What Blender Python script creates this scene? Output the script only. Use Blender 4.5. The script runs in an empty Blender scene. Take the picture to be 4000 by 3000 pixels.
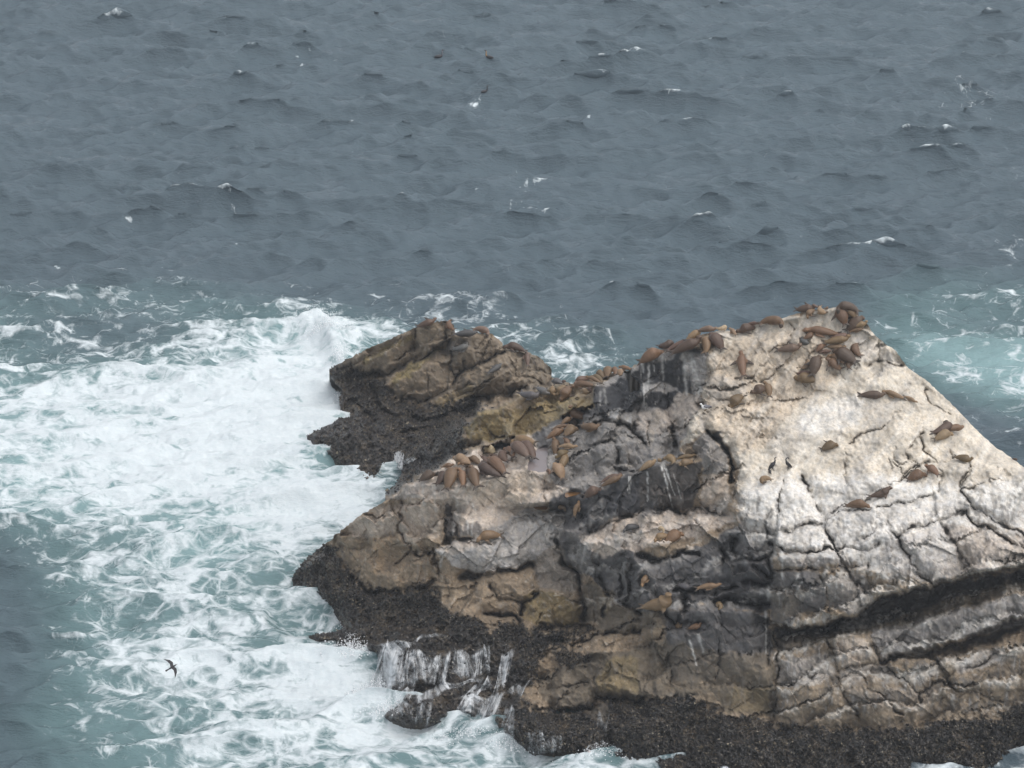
import bpy, math, random
import numpy as np
from mathutils import Matrix, Vector
from mathutils.geometry import delaunay_2d_cdt

random.seed(7)
RNG = np.random.default_rng(11)
scene = bpy.context.scene

# ------------------------------------------------------------------ camera, sky, sun, exposure
CAM_H, PITCH, FOC = 90.0, math.radians(22.0), 12147.0      # metres, radians, focal length in photo pixels (4000 wide)
cam_data = bpy.data.cameras.new("camera")
cam = bpy.data.objects.new("camera", cam_data)
scene.collection.objects.link(cam)
cam.location = (0, 0, CAM_H)
cam.rotation_euler = (math.radians(90) - PITCH, 0, 0)
cam_data.sensor_width = 36.0
cam_data.lens = 36.0 * FOC / 4000.0
cam_data.clip_start = 1.0
cam_data.clip_end = 60000.0
scene.camera = cam

SUN_EL, SUN_AZ = math.radians(62), math.radians(112)        # azimuth clockwise from +Y (away from the camera)
world = bpy.data.worlds.new("World")
scene.world = world
world.use_nodes = True
wn, wl = world.node_tree.nodes, world.node_tree.links
wn.clear()
w_out = wn.new("ShaderNodeOutputWorld")
w_bg = wn.new("ShaderNodeBackground")
w_hs = wn.new("ShaderNodeHueSaturation")
w_sky = wn.new("ShaderNodeTexSky")
w_sky.sky_type = 'NISHITA'
w_sky.sun_disc = False
w_sky.sun_elevation = SUN_EL
w_sky.sun_rotation = SUN_AZ
w_sky.air_density = 1.0
w_sky.dust_density = 3.0
w_sky.ozone_density = 1.0
w_hs.inputs['Saturation'].default_value = 0.30
w_bg.inputs['Strength'].default_value = 0.15
wl.new(w_sky.outputs['Color'], w_hs.inputs['Color'])
wl.new(w_hs.outputs['Color'], w_bg.inputs['Color'])
wl.new(w_bg.outputs['Background'], w_out.inputs['Surface'])

sun_data = bpy.data.lights.new("sun", 'SUN')
sun_data.energy = 1.2
sun_data.angle = math.radians(110)
sun_data.color = (1.0, 0.97, 0.93)
sun = bpy.data.objects.new("sun", sun_data)
scene.collection.objects.link(sun)
sd = Vector((math.sin(SUN_AZ) * math.cos(SUN_EL), math.cos(SUN_AZ) * math.cos(SUN_EL), math.sin(SUN_EL)))
sun.rotation_euler = (-sd).to_track_quat('-Z', 'Y').to_euler()

vs = scene.view_settings
vs.view_transform = 'Standard'
vs.look = 'None'
vs.exposure = 0.47
vs.gamma = 1.0
vs.use_curve_mapping = False

# ------------------------------------------------------------------ photo frames -> world
# surveyed positions are read off enlarged details of the photograph: origin and pixel size of each detail
FR = {'W': (0, 0, 1.8083), 'P1': (1100, 1150, .6329), 'P2': (2300, 1100, .6329), 'P3': (2600, 1800, .6329),
      'P4': (1100, 1950, .6329), 'P5': (0, 1050, .6329), 'P6': (0, 1950, .6329), 'A': (2400, 1150, .27125),
      'B': (2950, 1130, .27125), 'C': (1550, 1200, .27125), 'D': (1950, 1380, .27125), 'E': (1600, 1650, .27125),
      'F': (2050, 1600, .31646), 'G': (3250, 1500, .33906), 'H': (2400, 1950, .31646), 'S': (0, 0, 1.0)}
CP, SP = math.cos(PITCH), math.sin(PITCH)

def fr(f, x, y):
    o = FR[f]
    return o[0] + x * o[2], o[1] + y * o[2]

def ray(u, v):
    a = (np.asarray(u, float) - 2000.0) / FOC
    b = (1500.0 - np.asarray(v, float)) / FOC
    return a, CP + b * SP, -SP + b * CP                      # direction with unit forward depth

def depth_of(u, v, val):
    """forward depth of the point seen at (u,v): val>100 is its ground distance Y, else its height z"""
    dx, dy, dz = ray(u, v)
    return val / dy if val > 100 else (val - CAM_H) / dz

def to_world(u, v, t):
    dx, dy, dz = ray(u, v)
    return np.stack([dx * t, dy * t, CAM_H + dz * t], -1)

# ------------------------------------------------------------------ numpy noise
_perm = RNG.permutation(512).astype(np.int64)
_grad = RNG.normal(size=(512, 3))
_grad /= np.linalg.norm(_grad, axis=1, keepdims=True)

def perlin(x, y, z):
    xi, yi, zi = np.floor(x).astype(np.int64), np.floor(y).astype(np.int64), np.floor(z).astype(np.int64)
    xf, yf, zf = x - xi, y - yi, z - zi
    sx, sy, sz = [q * q * q * (q * (q * 6 - 15) + 10) for q in (xf, yf, zf)]
    out = 0
    for dx in (0, 1):
        hx = _perm[(xi + dx) & 511]
        wx = sx if dx else 1 - sx
        for dy in (0, 1):
            hy = _perm[(hx + yi + dy) & 511]
            wy = sy if dy else 1 - sy
            for dz in (0, 1):
                g = _grad[_perm[(hy + zi + dz) & 511]]
                wz = sz if dz else 1 - sz
                out = out + wx * wy * wz * (g[..., 0] * (xf - dx) + g[..., 1] * (yf - dy) + g[..., 2] * (zf - dz))
    return out * 1.5

def fbm(p, scale, octs=4, gain=.5, off=0.0):
    s, a, tot = 0, 1.0, 0
    f = scale
    for i in range(octs):
        s = s + a * perlin(p[..., 0] * f + 17.3 * i + off, p[..., 1] * f + 5.1 * i - off, p[..., 2] * f + 31.7 * i)
        tot += a
        a *= gain
        f *= 2.03
    return s / tot

def facets(p, scale, off=0):
    """angular blocks: nearest-cell planes, returns offset in [-1,1]-ish and edge distance"""
    q = p * scale + off
    base = np.floor(q).astype(np.int64)
    best = np.full(q.shape[:-1], 9.0)
    second = np.full(q.shape[:-1], 9.0)
    val = np.zeros(q.shape[:-1])
    for dx in (-1, 0, 1):
        for dy in (-1, 0, 1):
            for dz in (-1, 0, 1):
                c = base + np.array([dx, dy, dz])
                h = _perm[(_perm[(_perm[c[..., 0] & 511] + c[..., 1]) & 511] + c[..., 2]) & 511]
                jit = _grad[h] * .45 + .5
                d = q - (c + jit)
                dist = np.sqrt((d * d).sum(-1))
                tilt = (d * _grad[(h * 7 + 3) & 511]).sum(-1) + _grad[(h + 91) & 511][..., 0] * .35
                near = dist < best
                second = np.where(near, best, np.minimum(second, dist))
                val = np.where(near, tilt, val)
                best = np.where(near, dist, best)
    return val, second - best

def blur(a, s):
    r = max(1, int(3 * s))
    k = np.exp(-.5 * (np.arange(-r, r + 1) / s) ** 2)
    k /= k.sum()
    for ax in (0, 1):
        pad = [(0, 0)] * a.ndim
        pad[ax] = (r, r)
        b = np.pad(a, pad, mode='edge')
        out = 0
        for i, w in enumerate(k):
            sl = [slice(None)] * a.ndim
            sl[ax] = slice(i, i + a.shape[ax])
            out = out + w * b[tuple(sl)]
        a = out
    return a

def in_poly(u, v, poly):
    inside = np.zeros(u.shape, bool)
    n = len(poly)
    for i in range(n):
        x0, y0 = poly[i]
        x1, y1 = poly[(i + 1) % n]
        if y0 == y1:
            continue
        c = ((y0 > v) != (y1 > v)) & (u < (x1 - x0) * (v - y0) / (y1 - y0) + x0)
        inside ^= c
    return inside

def smooth(a, b, x):
    t = np.clip((x - a) / (b - a), 0, 1)
    return t * t * (3 - 2 * t)

def tag(o, label=None, cat=None, group=None, kind=None):
    if label: o['label'] = label
    if cat: o['category'] = cat
    if group: o['group'] = group
    if kind: o['kind'] = kind
    return o

def link(name, data, parent=None):
    o = bpy.data.objects.new(name, data)
    scene.collection.objects.link(o)
    if parent: o.parent = parent
    return o

def np_mesh(name, V, quads, attrs=None, normals=None, smooth_shade=True, tris=None):
    me = bpy.data.meshes.new(name)
    nq = 0 if quads is None else len(quads)
    nt = 0 if tris is None else len(tris)
    me.vertices.add(len(V))
    me.vertices.foreach_set('co', np.ascontiguousarray(V, np.float32).ravel())
    idx = []
    if nq: idx.append(np.asarray(quads).ravel())
    if nt: idx.append(np.asarray(tris).ravel())
    idx = np.concatenate(idx).astype(np.int32)
    me.loops.add(len(idx))
    me.loops.foreach_set('vertex_index', idx)
    me.polygons.add(nq + nt)
    starts = np.concatenate([np.arange(nq) * 4, nq * 4 + np.arange(nt) * 3]).astype(np.int32)
    me.polygons.foreach_set('loop_start', starts)
    me.update(calc_edges=True)
    me.polygons.foreach_set('use_smooth', np.full(nq + nt, smooth_shade))
    for k, a in (attrs or {}).items():
        if a.ndim == 2:
            at = me.attributes.new(k, 'FLOAT_COLOR', 'POINT')
            c4 = np.concatenate([a, np.ones((len(a), 1))], 1)
            at.data.foreach_set('color', c4.astype(np.float32).ravel())
        else:
            at = me.attributes.new(k, 'FLOAT', 'POINT')
            at.data.foreach_set('value', a.astype(np.float32))
    me.validate()
    if normals is not None:
        me.normals_split_custom_set_from_vertices(normals.astype(np.float32).tolist())
    return me

# ------------------------------------------------------------------ materials
def new_mat(name):
    m = bpy.data.materials.new(name)
    m.use_nodes = True
    nt = m.node_tree
    nt.nodes.clear()
    out = nt.nodes.new('ShaderNodeOutputMaterial')
    bs = nt.nodes.new('ShaderNodeBsdfPrincipled')
    nt.links.new(bs.outputs[0], out.inputs['Surface'])
    return m, nt, bs, out

def nd(nt, typ, **kw):
    n = nt.nodes.new(typ)
    for k, v in kw.items():
        if k.startswith('i_'):
            n.inputs[k[2:].replace('_', ' ')].default_value = v
        else:
            setattr(n, k, v)
    return n

def math_node(nt, op, a, b=None, c=None, clamp=False):
    n = nt.nodes.new('ShaderNodeMath')
    n.operation = op
    n.use_clamp = clamp
    for i, x in enumerate((a, b, c)):
        if x is None: continue
        if isinstance(x, (int, float)): n.inputs[i].default_value = x
        else: nt.links.new(x, n.inputs[i])
    return n.outputs[0]

def mix_col(nt, fac, a, b, blend='MIX'):
    n = nt.nodes.new('ShaderNodeMix')
    n.data_type = 'RGBA'
    n.blend_type = blend
    for s, x in ((n.inputs['Factor'], fac), (n.inputs['A'], a), (n.inputs['B'], b)):
        pass
    ins = [i for i in n.inputs if i.enabled or True]
    fi, ai, bi = n.inputs[0], n.inputs[6], n.inputs[7]
    for s, x in ((fi, fac), (ai, a), (bi, b)):
        if isinstance(x, (int, float)): s.default_value = x
        elif isinstance(x, tuple): s.default_value = (*x, 1) if len(x) == 3 else x
        else: nt.links.new(x, s)
    return n.outputs[2]

def ramp(nt, fac, stops):
    n = nt.nodes.new('ShaderNodeMapRange')
    n.interpolation_type = 'SMOOTHSTEP'
    n.inputs['From Min'].default_value, n.inputs['From Max'].default_value = stops
    nt.links.new(fac, n.inputs['Value'])
    return n.outputs[0]

# rock: albedo painted per vertex (guano, lichen, mussels, drip stains, shade in the overhang recesses), grain and grit from noise
mat_rock, nt, bs, out = new_mat('sea_rock')
at = nd(nt, 'ShaderNodeAttribute', attribute_name='albedo')
wet = nd(nt, 'ShaderNodeAttribute', attribute_name='crust')
geo = nd(nt, 'ShaderNodeNewGeometry')
n1 = nd(nt, 'ShaderNodeTexNoise', i_Scale=7.0, i_Detail=5.0, i_Roughness=.65)
n2 = nd(nt, 'ShaderNodeTexNoise', i_Scale=1.7, i_Detail=4.0, i_Roughness=.6)
nt.links.new(geo.outputs['Position'], n1.inputs['Vector'])
nt.links.new(geo.outputs['Position'], n2.inputs['Vector'])
g1 = math_node(nt, 'MULTIPLY_ADD', n1.outputs['Fac'], 1.1, .45)
g2 = math_node(nt, 'MULTIPLY_ADD', n2.outputs['Fac'], .7, .65)
gm = math_node(nt, 'MULTIPLY', g1, g2)
cb = nd(nt, 'ShaderNodeCombineColor')
for i in range(3): nt.links.new(gm, cb.inputs[i])
c = mix_col(nt, 1.0, at.outputs['Color'], cb.outputs[0], 'MULTIPLY')
# pale barnacle flecks in the mussel crust
vo = nd(nt, 'ShaderNodeTexVoronoi', i_Scale=5.5)
nt.links.new(geo.outputs['Position'], vo.inputs['Vector'])
sep = nd(nt, 'ShaderNodeSeparateColor')
nt.links.new(vo.outputs['Color'], sep.inputs[0])
fleck = math_node(nt, 'MULTIPLY', ramp(nt, sep.outputs[0], (.80, .84)), ramp(nt, vo.outputs['Distance'], (.42, .2)))
fleck = math_node(nt, 'MULTIPLY', fleck, wet.outputs['Fac'])
fleck = math_node(nt, 'MULTIPLY', fleck, .7)
c = mix_col(nt, fleck, c, (.28, .25, .19))
nt.links.new(c, bs.inputs['Base Color'])
rg = math_node(nt, 'MULTIPLY_ADD', wet.outputs['Fac'], -.48, .85)
nt.links.new(rg, bs.inputs['Roughness'])
bp = nd(nt, 'ShaderNodeBump', i_Strength=.38, i_Distance=.10)
nt.links.new(n1.outputs['Fac'], bp.inputs['Height'])
nt.links.new(bp.outputs[0], bs.inputs['Normal'])
# ------------------------------------------------------------------ the rock: surveyed outline and heights
def pts(f, *a):
    return [(*fr(f, p[0], p[1]), p[2]) for p in a]

def poly(f, *a):
    return [fr(f, *p) for p in a]

OUT = []      # outline with heights (z) or distances (Y > 100)
OUT += pts('P1', (290,465,2),(330,440,2.4),(500,350,4.2),(640,290,5.3),(760,235,6.3),(840,200,7),(890,185,7.5),(960,165,7.8),(1040,165,7.8),
           (1065,205,7.2),(1072,243,6.7),(1130,250,6.5),(1210,235,6.6),(1300,240,6.6),(1325,268,6.1),(1365,300,5.6),(1372,330,5.3),(1430,335,5.1),
           (1490,340,4.9),(1560,375,4.3),(1600,398,3.7),(1645,440,3),(1668,465,2.6),(1658,490,2.1),(1668,513,1.8),(1700,527,1.6),(1735,543,9.6),
           (1800,550,10.),(1900,522,10.3),(1990,500,10.6),(2060,482,10.9),(2150,462,11.2))
OUT += pts('P2', (258,532,182.5),(320,490,181.9),(380,455,182),(470,412,182),(600,375,182),(700,325,181.8),(800,303,181.4),(900,300,181),(1000,272,181),
           (1060,247,180.8),(1200,225,180.4),(1290,195,180),(1380,180,179.8),(1470,168,179.6),(1540,155,179.5),(1640,182,179.3),(1680,230,179),
           (1720,262,178.7),(1745,305,178.4),(1783,345,178.2),(1830,385,178),(1893,425,177.8),(1960,520,177.5),(2000,552,177.3),(2100,622,177))
OUT += pts('G', (1330,185,176.5),(1500,355,176),(1700,565,175.6),(1900,745,175),(1960,770,175.2),(2060,842,174.9),(2212,962,174.5))
OUT += [(4300, 2010, 174.), (4300, 2870, 161.), (4150, 2910, -.4), (4000, 2945, -.4), (3850, 3010, -.4), (3600, 3050, -.4), (3000, 3070, -.4), (2700, 3040, -.4)]
OUT += pts('P4', (2212,1645,-.4),(1990,1605,-.4),(1830,1580,-.4),(1550,1562,-.4),(1430,1495,-.4),(1340,1450,-.4),(1250,1430,-.4),(1120,1403,-.4),
           (1020,1398,-.4),(900,1413,-.4),(750,1402,-.4),(650,1372,-.4),(608,1340,-.4),(650,1290,-.1),(740,1235,.1),(690,1232,-.3),(660,1150,-.3),
           (580,1010,-.3),(480,915,-.3),(400,947,-.4),(350,922,-.4),(318,875,-.4),(240,892,-.4),(158,850,-.3),(200,835,-.1),(320,823,.1),(405,778,.3),
           (370,750,-.3),(290,672,-.4),(200,622,-.4),(100,567,-.4),(66,522,-.4),(75,460,.4),(130,390,1.2),(220,310,2.4),(320,242,4.4))
OUT += pts('P1', (320,1490,5.),(400,1430,5.9),(500,1350,7),(600,1298,7.9),(660,1268,8.5),(636,1245,.2),(650,1213,.3),(702,1180,.5),(730,1125,.5),
           (745,1085,.6),(735,1030,.4),(700,1062,.1),(665,1090,-.1),(630,1130,-.3),(590,1165,-.4),(500,1160,-.4),(440,1122,-.4),(350,1052,-.4),(272,985,-.4),
           (265,950,-.3),(220,945,-.3),(150,880,-.2),(200,850,.1),(310,800,.7),(352,762,.9),(432,757,.5),(420,740,.3),(380,722,.3),(370,700,.3),(357,640,.6),
           (385,600,.9),(350,550,1.1),(310,512,1.5))

CH = []       # interior survey chains: (u, v, z or Y)
def ch(f, *a): CH.append(pts(f, *a))
# outlying rock
ch('P1',(515,490,2.2),(680,470,3.0),(830,400,4.1),(1050,285,6.0))
ch('P1',(640,575,2.3),(700,482,3.6),(860,385,5.0),(1000,305,6.2),(1120,265,6.8))
ch('P1',(640,600,1.8),(740,655,1.5),(930,640,2.2),(1050,570,3.2),(1060,500,4.0),(1200,430,4.8),(1370,345,5.3))
ch('P1',(1180,590,3.3),(1290,480,4.8),(1380,420,5.1),(1500,560,3.1))
ch('P1',(1190,622,2.6),(1380,625,2.6),(1500,590,2.4),(1600,540,2.0))
ch('P1',(1560,440,3.6),(1600,500,2.6))
ch('P1',(430,600,1.0),(560,560,1.5)); ch('P1',(700,750,1.0),(900,700,1.4),(1100,700,1.9),(1300,645,2.4))
ch('P1',(280,960,.3),(400,880,1.1),(500,850,1.5),(620,850,1.4)); ch('P1',(500,1150,.1),(650,1000,.8),(620,1060,.3))
ch('P1',(340,800,.9),(520,780,1.),(470,700,.9)); ch('P1',(560,640,1.4),(600,720,1.))
ch('P1',(760,900,.9),(800,830,1.2),(1000,780,1.5),(1180,725,1.8))
ch('P1',(1330,690,2.2),(1480,605,2.4),(1640,555,1.9),(1700,535,1.6))
# low mussel ridge and brown boulder behind the channel
ch('P1',(750,1060,.8),(860,985,2.0),(940,900,3.2),(1110,812,5.9),(1200,742,7.7),(1330,722,8.1),(1345,702,8.4),(1480,622,9.1),(1600,590,9.6),(1740,560,9.8))
ch('P1',(800,1100,1.2),(900,1040,2.2),(960,970,3.2),(1130,960,4.6),(1300,940,5.1),(1400,930,5.4))
ch('P1',(1130,890,5.8),(1300,905,5.8),(1540,868,195.5),(1640,800,192.5),(1800,742,190.5),(1900,690,189.))
ch('P1',(1200,800,7.),(1400,780,7.5),(1600,700,8.4),(1800,640,9.1))
ch('P1',(1500,605,9.2),(1700,572,9.9),(1930,545,10.3),(2050,505,10.8)); ch('P1',(1920,600,196.))
# shoulder ledge, pool
ch('P1',(690,1225,8.9),(860,1132,10),(990,1050,10.5),(1060,1000,10.9),(1250,940,11.4),(1430,880,11.9),(1560,890,12),(1640,845,12.5),(1700,800,13),(1790,700,13.8),(1850,690,14.2),(1920,700,14.5))
ch('P1',(672,1216,.5),(690,1196,.6),(770,1150,1.2),(852,1112,1.9),(975,1034,2.8),(1045,986,3.6),(1235,928,4.9),(1300,915,5.2))
ch('P1',(800,1180,9.7),(870,1160,10.1),(1030,1190,10.4),(1200,1180,10.8),(1350,1110,11.3),(1500,1050,11.75),(1560,1090,11.85),(1640,1110,11.85))
ch('P1',(1560,965,11.9),(1640,935,11.9)); ch('P1',(1640,1000,11.9),(1645,1090,11.9)); ch('P1',(1525,1075,11.8))
ch('P1',(690,1262,8.6),(850,1225,9.5),(1060,1215,10.1),(1300,1240,9.9),(1560,1300,10.2),(1700,1300,10.2))
ch('P1',(1100,1290,179.7),(1300,1340,179.2),(1450,1330,179.4)); ch('P1',(1180,1400,178.8),(1070,1470,178.4),(1180,1482,178.1),(1330,1450,178.2),(1440,1390,178.8),(1560,1320,179.6))
ch('P1',(1660,1180,11.),(1770,1190,11.6),(1860,1170,11.8))
ch('P4',(700,30,8.4),(740,230,6.3),(800,330,5.3)); ch('P4',(1010,40,9.1),(1012,240,6.9),(1025,268,6.8)); ch('P4',(1060,40,8.7),(1080,210,7.))
ch('P4',(330,262,4.3),(430,470,183.),(560,560,181.3),(800,540,179.3),(960,500,178.2))
ch('P4',(250,450,185.),(170,480,186.),(300,600,183.5),(450,650,181.8),(520,740,180.5))
ch('P4',(560,690,180.5),(760,680,179),(1000,640,177.5)); ch('P4',(480,300,183.2),(600,200,182.3),(560,400,182))
# pale slab with the lone sea lion, brown bulge and ochre boulders
ch('P4',(1035,277,178.5),(1180,236,178.1),(1310,196,178.1),(1430,150,178.7))
ch('P4',(945,325,178.6),(1060,400,177.6),(1180,460,176.9),(1330,430,176.7),(1530,400,176.8),(1600,330,176.7),(1700,260,176.5))
ch('P4',(1440,105,178.8),(1480,68,179.3),(1600,62,179.7),(1720,82,179.4),(1740,160,178.0),(1700,240,176.9)); ch('P4',(1500,200,178.4),(1600,250,177.4))
ch('P4',(945,390,178.5),(960,480,178.2),(1150,520,177.3),(1330,560,176.6),(1530,480,176.5),(1700,500,176.2),(1815,530,175.9))
ch('P4',(1180,485,177.5),(1330,455,177.3),(1530,425,177.2))
ch('P4',(1230,700,176),(1470,700,175.5),(1480,640,175.7)); ch('P4',(1490,600,175.3),(1600,570,175.2),(1720,580,175),(1840,660,174.9))
ch('P4',(1600,760,174.5),(1850,770,174.5)); ch('P4',(1240,820,173.8),(1420,770,174.3),(1650,840,173),(1900,820,172.8)); ch('P4',(1000,760,176),(1200,760,175))
ch('P4',(640,775,178.2),(900,790,176.3),(1200,825,174.4))
# gully behind, rounded boulder
ch('F',(300,1280,178.),(450,1300,177.2),(600,1330,176.5),(700,1400,175.2)); ch('F',(330,1450,177.5),(500,1460,176.),(700,1482,174.8))
ch('F',(420,1650,174.8),(560,1495,174.3),(720,1492,173.9),(840,1600,173.0))
ch('P4',(1690,250,176.),(1700,330,176.),(1830,480,175.5),(1870,720,174.4)); ch('P4',(1860,300,173.4),(1960,290,172.7),(2100,280,171.7),(2212,300,171.2))
ch('P4',(1880,640,173.6),(1990,720,172.2),(2200,700,170.5)); ch('P4',(2100,480,171.3),(2212,500,170.6)); ch('P4',(1900,480,173.5))
# low wave-washed ledges
ch('P4',(420,782,.8),(640,775,1.3)); ch('P4',(700,850,1.4),(620,885,.9),(500,860,.7),(350,870,.4),(240,860,.15))
ch('P4',(560,905,1.1),(720,882,2.0),(900,852,2.3),(1200,852,2.5),(1250,872,2.6)); ch('P4',(640,955,1.2),(770,940,2.0),(930,955,2.2),(1200,935,2.3),(1290,930,2.2))
ch('P4',(690,1150,.4),(830,1140,.8),(960,1120,.9),(1130,1110,1.0),(1290,1080,1.0)); ch('P4',(700,1225,.1),(780,1150,.95),(900,1108,1.15),(885,1165,.6))
ch('P4',(760,1205,.3),(1000,1150,.6),(1270,1090,.9)); ch('P4',(760,1232,.9),(950,1172,1.3),(1150,1115,1.5),(1270,1107,1.4))
ch('P4',(700,1292,.6),(850,1262,1.1),(1050,1202,1.3),(1200,1140,1.3)); ch('P4',(660,1340,.25),(850,1350,.55),(980,1330,.6)); ch('P4',(1050,1305,.3),(1150,1235,.6),(1250,1155,.9))
ch('P4',(1430,900,2.6),(1560,900,2.8),(1650,850,173.)); ch('P4',(1400,1150,1.2),(1310,1200,.9),(1380,1205,.8)); ch('P4',(1300,1222,.7),(1200,1250,.5))
ch('P4',(1120,1272,1.0),(1210,1272,.95),(1240,1330,.3)); ch('P4',(1420,1190,1.2),(1560,1112,1.9),(1545,1155,1.8))
ch('P4',(1430,1300,1.3),(1440,1420,.9),(1470,1470,.5),(1550,1300,1.9),(1600,1450,1.4),(1560,1530,.4)); ch('P4',(1500,1000,2.6),(1540,1060,2.2))
ch('P4',(1600,1110,171.),(1680,1060,170.6),(1800,1000,169.8),(1950,940,169.),(2130,930,168.9),(2212,900,168.7)); ch('P4',(1660,1290,168.2),(1700,1170,169),(1880,1120,168.6),(1900,1290,167.4))
ch('P4',(1930,1130,168.),(2060,1170,166.8),(2212,1205,165.8)); ch('P4',(1930,1225,168.3),(2060,1240,167.5),(2212,1240,166.9)); ch('P4',(2020,1390,164.8),(2212,1450,163.4)); ch('P4',(1800,1420,165.2),(1840,1500,164.0),(1900,1550,163.0))
ch('P4',(1700,920,171.8),(1850,880,171.3),(2000,820,171.3),(2212,800,170.1)); ch('P4',(1960,990,169.7),(1850,960,170.6))
# black streaked wall of the left ridge
ch('P2',(30,640,183),(35,720,182.7),(40,800,182.5),(110,840,182.2)); ch('P2',(254,545,182.4),(325,505,181.8),(400,470,181.4),(470,432,181.),(620,422,180.1),(740,440,179.7))
ch('P2',(330,640,181.8),(400,630,181.4),(480,612,181)); ch('P2',(330,690,180.9),(480,692,180.5)); ch('P2',(320,760,180.9),(480,775,180.3)); ch('P2',(560,690,180.2),(700,695,179.3),(740,560,179.3))
ch('P2',(600,560,180.2),(500,540,181),(560,480,180.4))
ch('P2',(130,800,181.6),(330,790,180.9),(490,790,179.8),(640,730,179.3),(690,750,179.)); ch('P2',(110,860,181),(250,900,179.3),(330,1000,178.),(500,960,177.8),(540,1040,177.2))
ch('P2',(0,820,182.3),(60,900,181.),(-40,960,181.3),(20,1000,179.6),(170,1000,178.3),(280,1010,177.9)); ch('P2',(0,1080,179.2),(180,1080,177.5),(280,1140,176.6),(170,1160,177.6)); ch('P2',(470,850,178.9),(530,920,178.3))
ch('P2',(0,1240,177.4),(100,1210,177.2),(-80,1180,179.4)); ch('P2',(300,1100,176.8),(400,1050,176.6),(540,1060,176))
# rib with dark wall
ch('P2',(690,1110,173.5),(520,1112,174),(440,1127,174.2),(330,1172,174.5),(225,1195,174.8),(90,1262,175.3),(0,1312,175.6),(-60,1350,175.9))
ch('P2',(680,1080,174.6),(520,1095,174.9),(330,1150,175.4),(225,1170,175.8),(90,1235,176.4))
ch('P2',(690,1395,172.2),(480,1400,172.7),(300,1412,173.1),(100,1482,173.8),(0,1525,174.2)); ch('P2',(660,1260,172.9),(400,1270,173.5),(150,1380,174.5),(20,1420,174.9)); ch('P2',(330,1440,171.6),(420,1380,172.),(440,1460,171.4))
# tan shelf with the huddle of three
ch('P2',(200,1540,172.2),(480,1600,170.5),(700,1500,170.7),(850,1450,170.9)); ch('H',(440,520,170.3),(840,545,169.8),(1250,480,169.5),(1480,180,171.))
ch('H',(280,640,170.1),(420,700,169.7),(560,760,169.3),(720,690,169.),(880,630,168.8),(1140,700,168.5))
ch('H',(200,800,169.8),(450,920,169.1),(760,1000,168.4),(1040,1110,167.7),(1430,1100,167.3)); ch('H',(760,960,168.8),(1040,1030,168.4),(1430,1030,168.1)); ch('H',(300,1000,169.2),(200,1200,169.6))
ch('H',(1050,1290,167.3),(1250,1345,166.9),(1600,1355,166.8),(1900,1395,166.5)); ch('H',(1050,1255,167.9),(1600,1300,167.7),(1880,1330,167.5)); ch('H',(600,1330,168.3),(400,1450,168.6),(900,1500,167.4))
# lone boulder left of the white blocks and wedge cave
ch('P2',(640,1005,174.6),(700,950,174.3),(745,1010,173.4),(800,1080,172.6),(850,1160,171.9)); ch('P2',(720,905,174.9),(830,925,173.6),(890,1060,172.3),(935,1220,170.9))
ch('P2',(720,1190,172.6),(860,1180,172.),(870,1400,170.9),(690,1390,171.6)); ch('P2',(870,1460,170.9),(720,1420,171.9))
# dome
ch('P2',(745,545,179.3),(690,750,177.7),(600,930,175.8),(545,1045,174.7)); ch('P2',(760,560,178.6),(705,755,176.7),(615,940,175.),(560,1050,174.))
ch('P2',(900,420,179.6),(1200,400,178.9),(1500,330,178.9),(1600,250,179.2)); ch('P2',(900,595,177.6),(1030,610,177.4)); ch('P2',(910,575,178.2),(1030,588,178.))
ch('P2',(1000,760,175.6),(1300,760,175.5),(1650,620,176.4),(1700,330,178.2)); ch('P2',(1650,680,175.9),(1950,690,175.7),(1900,560,176.8))
ch('P2',(1100,900,173.8),(1300,810,174.7),(1290,990,173.),(1060,1080,172.3)); ch('P2',(1650,720,175.),(1680,880,173.8),(1320,830,174.3)); ch('P2',(1950,790,174.8),(2212,1000,172.9))
# dome brink, cliff of blocks, overhang, lower ledges
ch('P3',(450,230,169.9),(520,140,170.7),(620,110,170.6)); ch('P3',(450,230,169.9),(700,290,168.7),(970,355,167.9),(1300,300,168.3),(1640,200,169),(1810,190,169.2),(2110,110,170),(2212,100,170.2))
ch('P3',(430,300,169.8),(480,500,168.3),(560,560,167.5))
ch('P3',(700,560,166.6),(1030,540,166),(1200,545,166),(1440,600,165.8),(1850,690,165.6),(2212,600,166.1)); ch('P3',(700,440,167.4),(980,450,166.8),(1440,440,167.),(1750,420,167.4),(2100,400,168.))
ch('P3',(650,1000,165.5),(800,1035,165.3),(1180,945,165),(1290,850,165.3),(1680,745,165.5),(1850,710,165.6),(2212,640,166)); ch('P3',(660,700,166.),(1080,680,165.6),(1260,800,165.3))
ch('P3',(655,1016,168.2),(800,1050,169.4),(1185,962,170.6),(1300,868,171.2),(1685,762,171.8),(1860,728,171.6),(2212,660,171.6)); ch('P3',(1335,1236,167.4),(1505,1188,168.2),(1745,1138,168.8),(1935,1068,169),(2140,990,169),(2212,966,169))
ch('P3',(680,1075,167.4),(960,1068,168.6),(1250,1000,169.6),(1500,890,170.4),(1800,810,170.4),(2212,710,170.2)); ch('P3',(1500,950,168.6),(1800,875,168.4),(2212,770,168.2))
ch('P3',(1000,1105,165.5),(1240,1050,165.6),(1500,1035,165.5),(1620,1000,165.5),(1850,920,165.8),(2100,850,166),(2212,820,166))
ch('P3',(1330,1222,165),(1500,1172,165),(1740,1122,165.2),(1930,1052,165.5),(2140,972,165.8),(2212,950,165.8)); ch('P3',(1540,1208,167.2),(1760,1166,167.8),(2000,1100,168.),(2212,1028,168.))
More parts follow.
